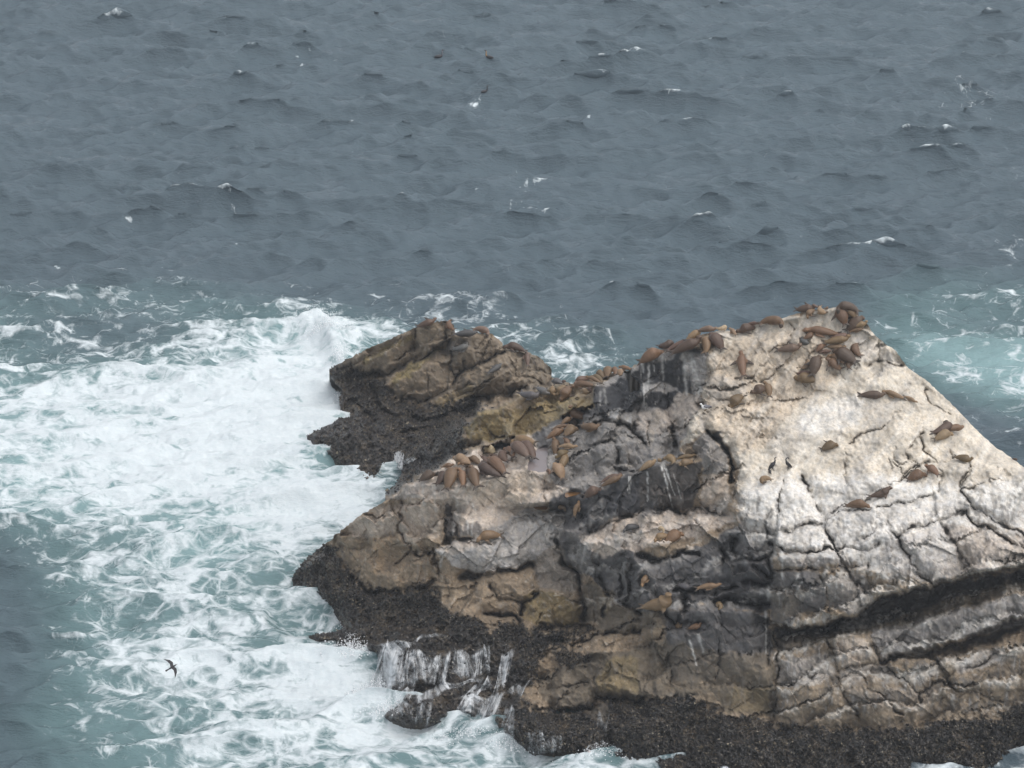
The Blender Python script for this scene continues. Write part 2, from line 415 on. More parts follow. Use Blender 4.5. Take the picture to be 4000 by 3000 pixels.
ch('P3',(700,1240,164.8),(940,1200,164.8),(1050,1312,164.5),(1300,1252,164.5),(1500,1222,164.6),(1700,1232,164.6),(2050,1150,165),(2212,1120,165.2)); ch('P3',(720,1130,165.9),(940,1130,165.7))
ch('P3',(690,1390,164.3),(1080,1400,163.8),(1750,1390,163.8),(2212,1380,164)); ch('P3',(680,1600,163.5),(1230,1640,163),(1680,1590,163),(2100,1560,163.3),(2212,1500,163.5))
ch('P3',(0,900,168.2),(300,890,167.2),(640,930,166.5)); ch('P3',(640,1250,165.4),(330,1340,165.6),(0,1400,165.9)); ch('P3',(0,1480,165.5),(330,1490,164.9),(640,1560,164.1))
ch('P3',(350,420,169.6),(420,640,168.),(280,560,168.6),(640,600,167.),(600,480,167.6)); ch('P3',(150,700,168.6),(640,850,166.7),(560,780,167.3)); ch('P3',(370,590,169.4),(375,575,169.4)); ch('P3',(560,870,168.2),(620,860,168.0))
CH.append([(4300,2200,170.5),(4300,2300,167.5),(4300,2500,166.),(4300,2700,163.5)])

# joints between the blocks: (frame, half width in photo px, depth in m, points)
CR = [('P3',7,.8,[(850,105),(900,210),(970,350),(1030,520),(1080,600),(1160,740),(1260,810)]),('P3',5,.5,[(720,130),(700,200),(690,430)]),
 ('P3',7,.6,[(690,440),(800,420),(960,375)]),('P3',5,.5,[(970,350),(1100,285),(1240,240),(1400,140),(1560,60),(1612,8)]),('P3',4,.5,[(970,370),(1120,310),(1300,290),(1480,245),(1640,200)]),
 ('P3',8,.8,[(690,545),(800,560),(900,565),(1020,540)]),('P3',7,.6,[(1060,545),(1200,545),(1320,520)]),('P3',7,.6,[(660,680),(900,675),(1080,660)]),
 ('P3',8,.8,[(1440,460),(1560,410),(1690,365),(1850,300)]),('P3',7,.7,[(1440,460),(1480,560),(1560,690),(1650,740)]),('P3',9,.8,[(1690,370),(1760,470),(1840,600),(1880,690)]),
 ('P3',6,.6,[(1810,190),(1900,280),(2000,360),(2212,470)]),('P3',8,.7,[(1850,300),(1900,380),(2050,440),(2212,540)]),('P3',5,.5,[(1810,190),(1840,120),(1880,0)]),('P3',5,.5,[(1810,190),(1960,140),(2110,110)]),
 ('P3',5,.4,[(1690,190),(1700,100),(1680,50)]),('P3',6,.5,[(1000,1100),(1050,1310),(1080,1400),(1140,1490),(1200,1600)]),('P3',8,.8,[(650,1060),(700,1220),(680,1400),(670,1600)]),
 ('P3',7,.6,[(1050,1310),(1150,1290),(1320,1250),(1480,1220)]),('P3',6,.5,[(1200,1320),(1260,1400),(1370,1490),(1480,1580)]),('P3',6,.5,[(1370,1270),(1480,1370),(1570,1440),(1580,1500)]),
 ('P3',7,.6,[(1680,1230),(1720,1330),(1760,1400),(1900,1440),(2080,1480)]),('P3',6,.5,[(690,1390),(850,1350),(960,1310)]),('P3',8,.6,[(1240,1060),(1330,1230)]),('P3',6,.5,[(620,340),(620,480)]),
 ('P3',6,.5,[(1370,370),(1400,430),(1440,470)]),('P3',5,.4,[(1200,480),(1300,420),(1370,370)]),('P3',6,.5,[(1240,640),(1250,760),(1290,800)]),('P3',6,.5,[(970,720),(1000,860)]),('P3',6,.5,[(1720,1330),(1900,1280),(2050,1200)]),
 ('P3',6,.5,[(1570,1440),(1700,1360),(1760,1400)]),('P3',5,.4,[(330,890),(340,1150),(300,1350)]),('P3',6,.4,[(640,930),(630,1240)]),('P3',5,.4,[(20,1180),(40,1400)]),
 ('G',5,.4,[(220,680),(330,590),(470,540),(560,500),(600,450),(680,380),(780,320)]),('G',5,.4,[(140,750),(180,830),(150,1000),(150,1090),(200,1180)]),('G',6,.5,[(900,880),(890,780),(910,680),(1040,640),(1060,570),(1030,490)]),
 ('G',6,.5,[(1040,650),(1060,740),(1120,820),(1180,880),(1220,910)]),('G',4,.4,[(1220,910),(1330,870),(1440,850)]),('G',5,.5,[(0,1490),(170,1410),(400,1320),(560,1220),(700,1140),(850,1030),(1050,930),(1220,910)]),
 ('G',5,.4,[(1460,1240),(1530,1150),(1580,1010),(1600,890)]),('G',4,.3,[(1240,1240),(1230,1160),(1280,1090)]),('G',4,.3,[(660,880),(680,960),(640,1040)]),('G',4,.3,[(700,890),(770,960),(800,1040)]),('G',4,.3,[(730,760),(730,850),(780,910),(1000,920)]),
 ('G',4,.3,[(1400,860),(1360,740)]),('G',5,.4,[(1100,60),(1130,200),(1200,280),(1360,350)]),
 ('P2',5,.4,[(750,540),(800,530),(870,570),(910,600)]),('P2',6,.5,[(900,592),(970,605),(1030,606)]),('P2',4,.35,[(1030,606),(1100,500)]),('B',4,.3,[(560,600),(480,750),(200,920)]),('B',4,.3,[(870,870),(740,1000),(630,1160)]),
 ('B',6,.5,[(1790,1050),(1800,850),(1810,770)]),('B',6,.5,[(1600,1075),(1790,1050),(1960,1060),(2150,1120)]),('B',4,.3,[(1420,1000),(1400,1200),(1380,1260)]),('B',4,.3,[(490,500),(560,590)]),
 ('B',5,.4,[(1500,1100),(1420,1180)]),('B',4,.3,[(1100,1170),(1210,1190),(1300,1310)]),
 ('P2',5,.35,[(780,660),(870,670)]),('P2',4,.3,[(720,680),(800,740),(870,730)]),
 ('P1',5,.4,[(510,380),(520,490)]),('P1',6,.5,[(830,210),(830,330),(800,400)]),('P1',5,.4,[(890,480),(900,560),(930,640)]),('P1',6,.5,[(1050,300),(1060,430),(1060,560)]),('P1',5,.4,[(1130,420),(1120,500)]),('P1',5,.4,[(1190,310),(1200,420)]),
 ('P1',6,.5,[(1090,520),(1250,420),(1370,345)]),('P1',6,.4,[(1450,500),(1600,540)]),('P1',5,.4,[(1390,520),(1380,620)]),('P1',6,.4,[(1140,780),(1130,960)]),('P1',4,.3,[(1100,700),(1180,650),(1290,480)]),('P1',6,.4,[(1000,640),(1180,560)]),
 ('P1',5,.35,[(1500,460),(1660,480)]),('P1',4,.3,[(1330,350),(1420,450)]),
 ('P4',6,.5,[(740,0),(735,100),(720,200),(780,260),(790,330)]),('P4',9,.9,[(1015,30),(1010,130),(1020,255)]),('P4',4,.3,[(380,300),(460,300),(540,280)]),('P4',8,.6,[(1120,480),(1180,482),(1330,440),(1530,410)]),
 ('P4',4,.3,[(1280,440),(1290,540)]),('P4',6,.4,[(1010,490),(1030,640)]),('P4',8,.7,[(1700,300),(1830,480),(1860,600),(1870,720)]),('P4',5,.4,[(1480,640),(1500,700)]),('P4',5,.4,[(1600,720),(1590,780)]),('P4',6,.4,[(1480,610),(1470,700),(1440,760)]),
 ('P4',5,.4,[(1330,560),(1480,620)]),('P4',6,.4,[(1560,1150),(1700,1170),(1880,1120)]),('P4',6,.4,[(1740,1220),(1840,1160)]),('P4',7,.5,[(1930,1120),(1960,1000)]),('P4',5,.3,[(790,330),(900,300),(1020,260)]),('P4',5,.4,[(700,400),(790,330)]),
 ('P1',4,.3,[(1560,1100),(1620,1190),(1700,1200)]),('F',4,.3,[(240,800),(245,980),(260,1150)]),('F',5,.4,[(100,780),(110,860)]),('F',6,.5,[(1170,500),(1150,600),(1120,720)]),('F',5,.4,[(1500,150),(1540,420)]),
 ('H',4,.3,[(900,200),(920,370)]),('H',4,.3,[(1000,260),(1080,340)]),('H',4,.3,[(1280,320),(1285,400)])]

CR += [('P2',13,1.6,[(735,930),(775,945),(800,960)]),('P2',12,1.7,[(775,945),(820,990),(850,1070),(880,1180),(895,1245)]),('P2',8,.7,[(0,1318),(-40,1340)]),('P2',12,1.1,[(165,1165),(230,1160),(275,1165)]),('P2',10,.9,[(690,1385),(760,1410),(850,1440)]),('P2',10,.8,[(325,1425),(380,1440),(440,1430)])]

CR += [('P4',17,1.8,[(1690,250),(1720,330),(1820,480),(1855,600),(1870,730)]),('P4',15,1.2,[(1115,478),(1180,484),(1330,446),(1535,412)]),('P4',12,1.0,[(1000,250),(1030,262),(1180,240)]),('P4',13,1.1,[(790,330),(950,330),(960,480)]),
 ('P4',14,1.1,[(1470,710),(1480,640),(1580,590)]),('P4',14,1.2,[(1600,800),(1750,790),(1880,770)]),('P4',13,1.2,[(1230,705),(1400,715),(1470,760)]),('P4',12,1.,[(430,480),(560,575),(800,555),(950,510)]),('P4',14,1.2,[(1560,1290),(1700,1310),(1900,1295),(1950,1230),(2212,1235)]),
 ('P4',12,1.,[(1640,850),(1800,900),(1960,830),(2212,815)]),('P4',12,.9,[(1290,540),(1330,600),(1460,640)]),('P4',12,1.1,[(1990,720),(2020,600),(1970,480)]),('P4',12,1.,[(2212,700),(2100,640),(2080,480)]),
 ('H',13,1.2,[(300,650),(420,715),(560,775),(700,705),(880,645),(1050,690)]),('H',13,1.2,[(760,1115),(1040,1135),(1430,1120),(1500,1080)]),('H',13,1.3,[(1240,1235),(1600,1285),(1890,1320)]),('H',12,1.1,[(880,1120),(840,1350),(760,1560)]),('H',12,1.1,[(560,1310),(640,1450),(760,1560),(1120,1540)]),
 ('H',13,1.3,[(1320,620),(1360,720),(1330,790)]),('H',12,1.1,[(1500,480),(1480,620),(1500,760),(1900,700)]),('H',12,1.,[(1940,560),(1920,800),(1940,1000)]),('H',14,1.4,[(1580,1010),(1750,1030),(1900,1050)]),('H',11,.9,[(190,800),(200,1000),(150,1250)]),('H',11,.9,[(1700,820),(1850,900),(1940,1010)]),
 ('P2',12,1.2,[(0,1540),(100,1495),(300,1425),(480,1412),(690,1412)]),('P2',12,1.,[(480,700),(510,860),(540,1030)]),('P2',12,1.,[(0,905),(110,860),(200,880),(300,930)]),('P2',12,1.,[(0,1005),(150,985),(190,1040),(180,1150)]),('P2',11,.9,[(300,790),(290,900),(340,1000)]),
 ('P1',13,1.1,[(510,495),(680,482),(830,408),(1050,292)]),('P1',12,1.,[(740,662),(930,648),(1055,575),(1065,500),(1210,435),(1370,352)]),('P1',13,1.2,[(1180,632),(1380,632),(1500,600)]),('P1',12,.9,[(560,560),(600,700),(760,760)]),('P1',12,.9,[(420,640),(560,760),(540,900)]),('P1',12,1.,[(760,740),(900,770),(1080,720),(1250,680)]),('P1',12,1.,[(700,870),(820,840),(1000,800)]),('P1',13,1.1,[(930,960),(940,890),(1110,800)])]

# paint: (frame, colour, opacity, feather in photo px, polygon)
COL = dict(white=(.64,.62,.585), cream=(.53,.475,.395), tan=(.45,.37,.28), pink=(.49,.415,.345), grey=(.22,.205,.19), dgrey=(.095,.09,.088), black=(.035,.035,.038),
           brown=(.25,.19,.128), dbrown=(.13,.105,.075), ochre=(.215,.16,.075), mussel=(.026,.023,.021), wet=(.035,.03,.026), lgrey=(.37,.345,.32), rust=(.30,.20,.11), moss=(.26,.20,.06))
PA = []
def pa(c, op, fe, f, *p): PA.append((COL[c], op, fe, poly(f, *p)))
pa('brown',1,8,'P1',(0,0),(1740,0),(1740,545),(1480,610),(1200,725),(940,900),(700,1200),(0,1200))
pa('dbrown',.45,14,'P1',(0,0),(1740,0),(1740,545),(1480,610),(1200,725),(940,900),(0,900))
pa('dbrown',.5,14,'P1',(1050,220),(1700,400),(1700,560),(1300,640),(1060,560))
pa('dgrey',.5,14,'P1',(980,290),(1130,260),(1180,330),(1000,380),(860,420))
pa('moss',.45,10,'P1',(500,400),(700,300),(860,215),(830,260),(640,360),(520,450))
pa('moss',.5,10,'P1',(650,540),(800,430),(1000,310),(1010,340),(860,440),(700,560))
pa('ochre',.6,12,'P1',(940,660),(1170,560),(1200,600),(1100,660),(960,700))
pa('mussel',1,20,'P1',(200,430),(420,400),(510,470),(540,510),(650,500),(640,600),(740,660),(930,650),(960,690),(1090,640),(1180,620),(1380,640),(1500,600),(1640,560),(1480,625),(1330,690),(1130,800),(1100,960),(1250,960),(1420,890),(1560,875),(1450,930),(1000,1060),(850,1130),(640,1290),(560,1270),(600,1200),(100,1200),(0,700))
pa('ochre',1,7,'P1',(1130,820),(1200,735),(1330,715),(1340,700),(1480,620),(1600,580),(1900,530),(1930,700),(1800,745),(1640,805),(1540,875),(1300,905),(1130,890))
pa('brown',.7,16,'P1',(1350,700),(1480,620),(1900,540),(1930,640),(1600,650),(1400,740))
pa('dbrown',.6,10,'P1',(1480,600),(1800,540),(2150,440),(2150,480),(1900,580),(1500,640))
pa('dgrey',1,8,'P1',(1540,880),(1640,800),(1800,740),(1900,690),(2212,690),(2212,1500),(1860,1500),(1650,1420),(1640,1100),(1560,940))
# shoulder
pa('pink',1,10,'P1',(640,1270),(860,1140),(1060,1010),(1430,890),(1560,890),(1640,1110),(1780,1190),(1560,1330),(1440,1400),(1180,1500),(1010,1500),(1000,1280),(700,1270))
pa('tan',.5,25,'P1',(1100,1180),(1500,1080),(1640,1200),(1500,1300),(1200,1300))
pa('brown',1,10,'P4',(300,230),(680,0),(1000,0),(1010,250),(800,330),(960,500),(800,560),(560,570),(430,480))
pa('pink',.6,14,'P4',(690,20),(1010,0),(1000,130),(960,230),(760,290),(730,170))
pa('pink',.6,16,'P4',(400,160),(560,60),(700,40),(720,200),(520,240),(420,240))
pa('rust',.35,14,'P4',(560,260),(640,260),(620,460),(560,460))
pa('black',.85,5,'P4',(1012,20),(1060,40),(1070,120),(1085,230),(1020,260))
pa('dgrey',.7,7,'P4',(1120,150),(1220,140),(1240,200),(1210,225),(1110,215))
pa('mussel',1,20,'P4',(0,300),(330,240),(390,400),(440,500),(560,560),(800,545),(960,540),(1010,700),(1240,720),(1260,840),(1400,740),(1500,800),(1640,800),(1900,780),(2000,840),(1700,900),(1600,1000),(1500,1200),(1450,1560),(600,1500),(0,900))
pa('lgrey',1,8,'P4',(945,325),(1040,270),(1300,180),(1440,100),(1500,60),(1740,80),(1750,200),(1690,260),(1540,400),(1330,440),(1180,465),(1060,400))
pa('pink',.6,12,'P4',(950,310),(1250,200),(1300,240),(1150,330),(960,330))
pa('brown',1,8,'P4',(945,340),(1060,410),(1180,470),(1530,405),(1700,260),(1820,480),(1860,740),(1600,790),(1470,710),(1230,700),(1000,650),(950,490))
pa('grey',.6,16,'P4',(1500,330),(1700,250),(1820,480),(1830,580),(1600,560))
pa('ochre',.8,8,'P4',(1490,600),(1600,570),(1830,640),(1860,760),(1620,790),(1470,740))
pa('dgrey',1,10,'P4',(1690,250),(1760,190),(1900,220),(2212,160),(2212,560),(2000,560),(1880,480),(1830,480))
pa('grey',.7,14,'P4',(1760,190),(1900,230),(1980,330),(1880,480),(1800,420))
pa('dbrown',1,12,'P4',(1850,520),(2000,540),(2400,500),(2400,780),(2000,830),(1880,740))
pa('ochre',.35,12,'P4',(1980,600),(2060,560),(2040,700),(1980,720))
pa('dbrown',1,9,'P4',(1560,1130),(1680,1060),(1950,940),(2150,920),(2400,860),(2400,1230),(1950,1210),(1900,1290),(1650,1290))
pa('ochre',.55,12,'P4',(1940,1130),(1990,1000),(2130,950),(2212,1000),(2212,1190),(1960,1190))
pa('mussel',.9,20,'P4',(1600,1000),(1900,900),(1980,960),(1900,1010),(1840,1130),(1800,1000),(1680,1070))
pa('mussel',1,20,'P4',(1400,1290),(1660,1285),(1900,1290),(1950,1225),(2212,1240),(2450,1300),(2450,1700),(1300,1700))
pa('dbrown',.45,12,'P4',(1850,1300),(2000,1260),(2020,1370),(1900,1370))
# ridge wall
pa('grey',1,8,'P2',(-100,830),(110,850),(480,700),(700,690),(690,760),(540,1050),(690,1090),(520,1110),(0,1310),(-260,1200),(-260,900))
pa('pink',.55,14,'P2',(480,700),(700,690),(690,740),(590,930),(500,960),(470,830))
pa('black',1,6,'P2',(30,650),(130,600),(254,545),(330,505),(470,430),(640,420),(740,440),(740,560),(700,690),(560,690),(480,775),(320,765),(110,845),(40,800))
pa('lgrey',.85,7,'P2',(330,645),(480,610),(550,690),(330,690))
pa('lgrey',.75,8,'P2',(600,440),(740,435),(745,600),(700,695),(640,690),(620,600),(560,480))
pa('lgrey',.6,8,'P2',(340,490),(470,425),(540,430),(520,480),(440,490),(380,520))
pa('lgrey',.7,6,'P2',(30,640),(120,600),(254,538),(330,495),(320,520),(200,610),(90,650))
pa('pink',.5,12,'P2',(300,790),(480,780),(500,900),(430,960),(300,900))
pa('tan',.35,14,'P2',(400,800),(450,790),(390,1030),(350,1030))
pa('white',.45,9,'P2',(120,800),(200,780),(200,860),(280,830),(270,900),(140,850))
pa('black',.8,6,'P2',(160,1150),(270,1150),(280,1180),(180,1190))
pa('black',.85,7,'P2',(-90,1350),(0,1312),(225,1195),(440,1127),(690,1110),(680,1300),(640,1400),(480,1400),(300,1412),(100,1482),(0,1525),(-60,1480))
pa('grey',.5,10,'P2',(0,1320),(80,1310),(100,1450),(0,1520))
pa('pink',1,10,'P2',(-60,1600),(100,1485),(300,1415),(690,1400),(860,1450),(930,1380),(900,1480),(700,1560),(420,1640),(100,1700))
pa('grey',.6,14,'P2',(330,1380),(430,1350),(440,1450),(320,1470)); pa('dgrey',.8,6,'P2',(325,1360),(420,1355),(440,1440),(330,1465))
pa('grey',.5,14,'H',(0,400),(300,300),(420,420),(300,620),(0,640))
pa('dgrey',1,9,'H',(0,640),(300,630),(560,750),(880,630),(1250,480),(1500,300),(1960,560),(1960,1380),(1250,1340),(1050,1300),(400,1400),(0,1300))
pa('black',.6,14,'H',(1000,700),(1450,600),(1950,900),(1900,1300),(1500,1300),(1100,900)); pa('black',.55,20,'H',(560,1000),(900,800),(1100,1000),(800,1100))
pa('pink',.7,7,'P2',(700,1190),(860,1180),(870,1370),(800,1420),(700,1390)); pa('grey',.6,6,'P2',(680,1370),(870,1360),(880,1450),(700,1420))
pa('grey',.9,7,'P2',(640,1000),(700,920),(760,960),(840,1060),(850,1180),(700,1190),(690,1100))
# dome
pa('cream',1,8,'P2',(745,440),(800,300),(1200,220),(1540,140),(1750,300),(2000,540),(2700,1000),(2700,1400),(1800,1300),(1000,1560),(930,1380),(920,1180),(860,1040),(810,910),(720,915),(545,1045),(690,760),(745,560))
pa('tan',.75,30,'P2',(740,480),(900,360),(1200,300),(1450,300),(1550,600),(1300,760),(1250,820),(1050,1060),(900,1050),(830,930),(700,900),(640,960),(700,760))
pa('lgrey',.35,16,'P2',(750,560),(900,600),(1020,640),(900,740),(780,760),(720,700)); pa('lgrey',.4,20,'P2',(1130,950),(1300,820),(1360,960),(1200,1120),(1080,1060))
pa('white',.6,22,'P2',(1310,800),(1680,690),(1680,890),(1300,960)); pa('lgrey',.3,14,'P2',(1690,690),(1850,720),(1800,900),(1690,920))
pa('lgrey',.45,10,'P2',(1800,380),(1960,520),(1870,540),(1790,500)); pa('grey',.35,8,'P2',(1740,530),(1850,520),(1870,580),(1760,600)); pa('lgrey',.5,14,'P2',(1640,300),(1780,380),(1780,500),(1700,500))
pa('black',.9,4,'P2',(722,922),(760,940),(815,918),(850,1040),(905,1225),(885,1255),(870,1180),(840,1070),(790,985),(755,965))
# cliff of white blocks
pa('white',.8,60,'P3',(450,120),(850,100),(1440,100),(1810,180),(2212,100),(2800,300),(2800,480),(1880,420),(1640,740),(1300,720),(1080,600),(700,570),(560,560),(440,300))
pa('lgrey',.7,18,'P3',(1380,480),(1700,400),(2212,440),(2800,480),(2800,640),(2212,640),(1850,700),(1650,745),(1400,720),(1300,640))
pa('pink',.5,16,'P3',(1690,380),(2212,480),(2212,620),(1900,690)); pa('dgrey',.5,12,'P3',(450,300),(620,340),(690,440),(680,540),(560,560),(460,480))
pa('grey',.85,10,'P3',(700,575),(1060,560),(1100,640),(700,660)); pa('white',.5,8,'P3',(690,575),(1040,565),(1060,610),(900,600),(700,610))
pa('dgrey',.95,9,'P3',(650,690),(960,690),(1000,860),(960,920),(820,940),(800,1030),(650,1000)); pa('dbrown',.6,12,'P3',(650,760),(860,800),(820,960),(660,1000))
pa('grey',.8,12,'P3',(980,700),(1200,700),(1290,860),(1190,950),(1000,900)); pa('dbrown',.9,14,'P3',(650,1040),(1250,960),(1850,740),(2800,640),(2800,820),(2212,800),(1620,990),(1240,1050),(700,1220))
pa('grey',1,12,'P3',(1240,1050),(1850,910),(2212,820),(2800,700),(2800,950),(1930,1060),(1330,1230)); pa('black',.9,9,'P3',(655,1030),(800,1055),(1180,968),(1300,870),(1690,765),(1860,735),(2800,600),(2800,720),(2212,720),(1850,830),(1560,920),(1240,1030),(900,1075),(680,1080))  # black band: shade of the overhang recess painted into the albedo
pa('black',.85,9,'P3',(1500,1195),(1745,1142),(1940,1070),(2800,900),(2800,1000),(2212,1040),(2000,1110),(1760,1180),(1550,1215))  # same painted shade under the lip of the ledge below
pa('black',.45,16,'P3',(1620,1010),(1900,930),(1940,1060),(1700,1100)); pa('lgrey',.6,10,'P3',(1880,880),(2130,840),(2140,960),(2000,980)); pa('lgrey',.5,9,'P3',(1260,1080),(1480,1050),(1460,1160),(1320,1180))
pa('brown',1,40,'P3',(690,1240),(1000,1110),(1240,1060),(1330,1240),(2212,1100),(2800,1050),(2800,1600),(1680,1600),(1230,1650),(670,1620))
pa('dbrown',.5,40,'P3',(690,1240),(1000,1110),(1240,1060),(1330,1240),(2212,1100),(2800,1050),(2800,1600),(1680,1600),(1230,1650),(670,1620))
pa('pink',.6,14,'P3',(1020,1130),(1220,1080),(1320,1230),(1080,1290)); pa('lgrey',.65,10,'P3',(700,1230),(990,1190),(1040,1320),(860,1390),(690,1380)); pa('lgrey',.5,10,'P3',(1060,1310),(1360,1250),(1420,1330),(1240,1310),(1180,1370),(1090,1390))
pa('lgrey',.55,12,'P3',(1480,1290),(1640,1240),(1690,1320),(1560,1390)); pa('lgrey',.6,12,'P3',(1790,1240),(2070,1150),(2110,1230),(1800,1320)); pa('pink',.35,16,'P3',(1080,1400),(1700,1400),(1600,1560),(1200,1500)); pa('dbrown',.35,20,'P3',(680,1500),(1230,1540),(1200,1640),(680,1620))
pa('dgrey',1,20,'P3',(0,900),(300,890),(640,930),(660,1240),(330,1350),(60,1350),(0,1380)); pa('dbrown',.8,22,'P3',(-40,1100),(320,1180),(640,1180),(660,1280),(330,1350),(-40,1400)); pa('dbrown',1,10,'P3',(-60,1390),(330,1350),(670,1260),(680,1600),(600,1580),(380,1560),(300,1440),(-60,1460)); pa('ochre',.35,14,'P3',(380,1400),(640,1400),(640,1580),(380,1560))
pa('mussel',1,20,'P3',(-200,1480),(60,1440),(280,1490),(300,1560),(380,1580),(600,1590),(680,1620),(1230,1655),(1680,1600),(2100,1575),(2212,1480),(2800,1450),(2800,2200),(-200,2200))
# white drip stains: (frame, x0,y0,x1,y1, half width px, opacity)
DR = [('F',1290,830,1270,1040,3,.8),('F',1310,830,1290,1030,3,.7),('F',1515,770,1515,1130,4,.8),('F',1690,690,1830,1220,4,.8),('F',1720,690,1850,1060,3,.8),('F',1740,700,1810,930,3,.7),('F',1840,800,1930,1100,3,.5),('F',1700,680,1690,740,9,.7),
 ('A',500,1000,490,1260,5,.85),('A',430,1290,425,1590,5,.85),('A',560,960,575,1110,5,.6),('A',400,1000,420,1120,7,.6),('A',690,900,700,1230,7,.5),('A',1000,900,1040,1430,10,.6),('A',1100,900,1220,1430,12,.6),('A',1150,1000,1250,1400,8,.5),
 ('A',480,1280,470,1400,18,.6),('D',1460,560,1450,760,6,.4),('D',1520,520,1540,720,8,.4),('P3',618,930,620,1190,4,.6),('P3',150,1110,190,1260,5,.7),('P3',200,1070,235,1180,8,.5),('H',2070,640,2070,980,6,.6),('P1',1080,1260,1100,1460,6,.5),
 ('P1',1070,1350,1060,1480,8,.4),('P1',1150,1400,1150,1480,4,.6),('P1',1180,1385,1170,1490,4,.5),('P1',870,1180,880,1300,8,.4),('P1',940,1180,950,1340,8,.35),('P1',1180,1290,1200,1350,4,.6),('P4',990,330,980,420,9,.5),('P4',1880,270,1850,420,8,.4),('P4',1960,300,1940,360,6,.35),
 ('P3',720,470,715,540,7,.6),('P3',820,700,810,740,7,.6),('P3',640,770,630,860,10,.5),('P3',1000,660,960,740,10,.5)]

# ------------------------------------------------------------------ depth field on a grid
STEP = 4.0
U0, U1, V0, V1 = 1120., 4300., 1190., 3110.
gu = np.arange(U0, U1 + .1, STEP)
gv = np.arange(V0, V1 + .1, STEP)
UU, VV = np.meshgrid(gu, gv)
NV, NU = UU.shape

def densify(c, closed=False, step=22.):
    out = []
    n = len(c)
    for i in range(n if closed else n - 1):
        a, b = c[i], c[(i + 1) % n]
        ta, tb = 1 / depth_of(*a), 1 / depth_of(*b)
        k = max(1, int(math.hypot(b[0] - a[0], b[1] - a[1]) / step))
        for j in range(k):
            s = j / k
            out.append((a[0] + (b[0] - a[0]) * s, a[1] + (b[1] - a[1]) * s, ta + (tb - ta) * s))
    if not closed:
        out.append((c[-1][0], c[-1][1], 1 / depth_of(*c[-1])))
    return out

samples = densify(OUT, True)
for c_ in CH:
    samples += densify(c_)
samples = np.array([tuple(map(float, s)) for s in samples])
key = np.round(samples[:, :2] / 3).astype(int)
_, uniq = np.unique(key, axis=0, return_index=True)
samples = samples[uniq]
res = delaunay_2d_cdt([Vector((s[0], s[1])) for s in samples], [], [], 0, 1e-4)
INV = np.full(UU.shape, np.nan)
sv = np.array([(p[0], p[1]) for p in res[0]])
si = np.array([samples[o[0], 2] if o else np.nan for o in res[3]])
for f in res[2]:
    a, b, c_ = f[:3]
    (x0, y0), (x1, y1), (x2, y2) = sv[a], sv[b], sv[c_]
    i0 = max(0, int(math.ceil((min(x0, x1, x2) - U0) / STEP))); i1 = min(NU - 1, int((max(x0, x1, x2) - U0) / STEP))
    j0 = max(0, int(math.ceil((min(y0, y1, y2) - V0) / STEP))); j1 = min(NV - 1, int((max(y0, y1, y2) - V0) / STEP))
    if i1 < i0 or j1 < j0: continue
    X, Y = UU[j0:j1 + 1, i0:i1 + 1], VV[j0:j1 + 1, i0:i1 + 1]
    den = (y1 - y2) * (x0 - x2) + (x2 - x1) * (y0 - y2)
    if abs(den) < 1e-9: continue
    l0 = ((y1 - y2) * (X - x2) + (x2 - x1) * (Y - y2)) / den
    l1 = ((y2 - y0) * (X - x2) + (x0 - x2) * (Y - y2)) / den
    l2 = 1 - l0 - l1
    m = (l0 >= -1e-6) & (l1 >= -1e-6) & (l2 >= -1e-6)
    blk = INV[j0:j1 + 1, i0:i1 + 1]
    blk[m] = (l0 * si[a] + l1 * si[b] + l2 * si[c_])[m]

# rough outline
orng = np.random.default_rng(5)
rough = []
for i in range(len(OUT)):
    a, b = np.array(OUT[i][:2]), np.array(OUT[(i + 1) % len(OUT)][:2])
    L = np.linalg.norm(b - a)
    k = max(1, int(L / 9))
    nrm = np.array([-(b - a)[1], (b - a)[0]]) / max(L, 1e-6)
    low = 1.0 if a[1] < 1700 and a[0] > 2500 else 2.2
    for j in range(k):
        rough.append(a + (b - a) * j / k + nrm * (orng.normal() * low if j else 0))
rough = np.array(rough)
MASK = in_poly(UU, VV, rough) & np.isfinite(INV)

def fill_out(a, m, n):
    a = np.where(m, a, 0.0); w = m.astype(float)
    for _ in range(n):
        sa, sw = a.copy(), w.copy()
        for dj, di in ((0, 1), (0, -1), (1, 0), (-1, 0)):
            ra, rw = np.roll(a, (dj, di), (0, 1)), np.roll(w, (dj, di), (0, 1))
            sa = sa + np.where(w > 0, 0, ra * rw); sw = sw + np.where(w > 0, 0, rw)
        a = np.where(w > 0, a, np.where(sw > 0, sa / np.maximum(sw, 1e-9), 0)); w = ((w > 0) | (sw > 0)).astype(float)
    return a, w > 0

INVF, _ = fill_out(INV, MASK, 30)
def mblur(a, s):
    w = (INVF > 0).astype(float)
    return blur(np.where(w > 0, a, 0), s) / np.maximum(blur(w, s), 1e-6)
INVF = np.where(INVF > 0, mblur(INVF, .9), 0)
T = 1 / np.maximum(INVF, 1e-4)
T = np.where(INVF > 0, T, 250.)

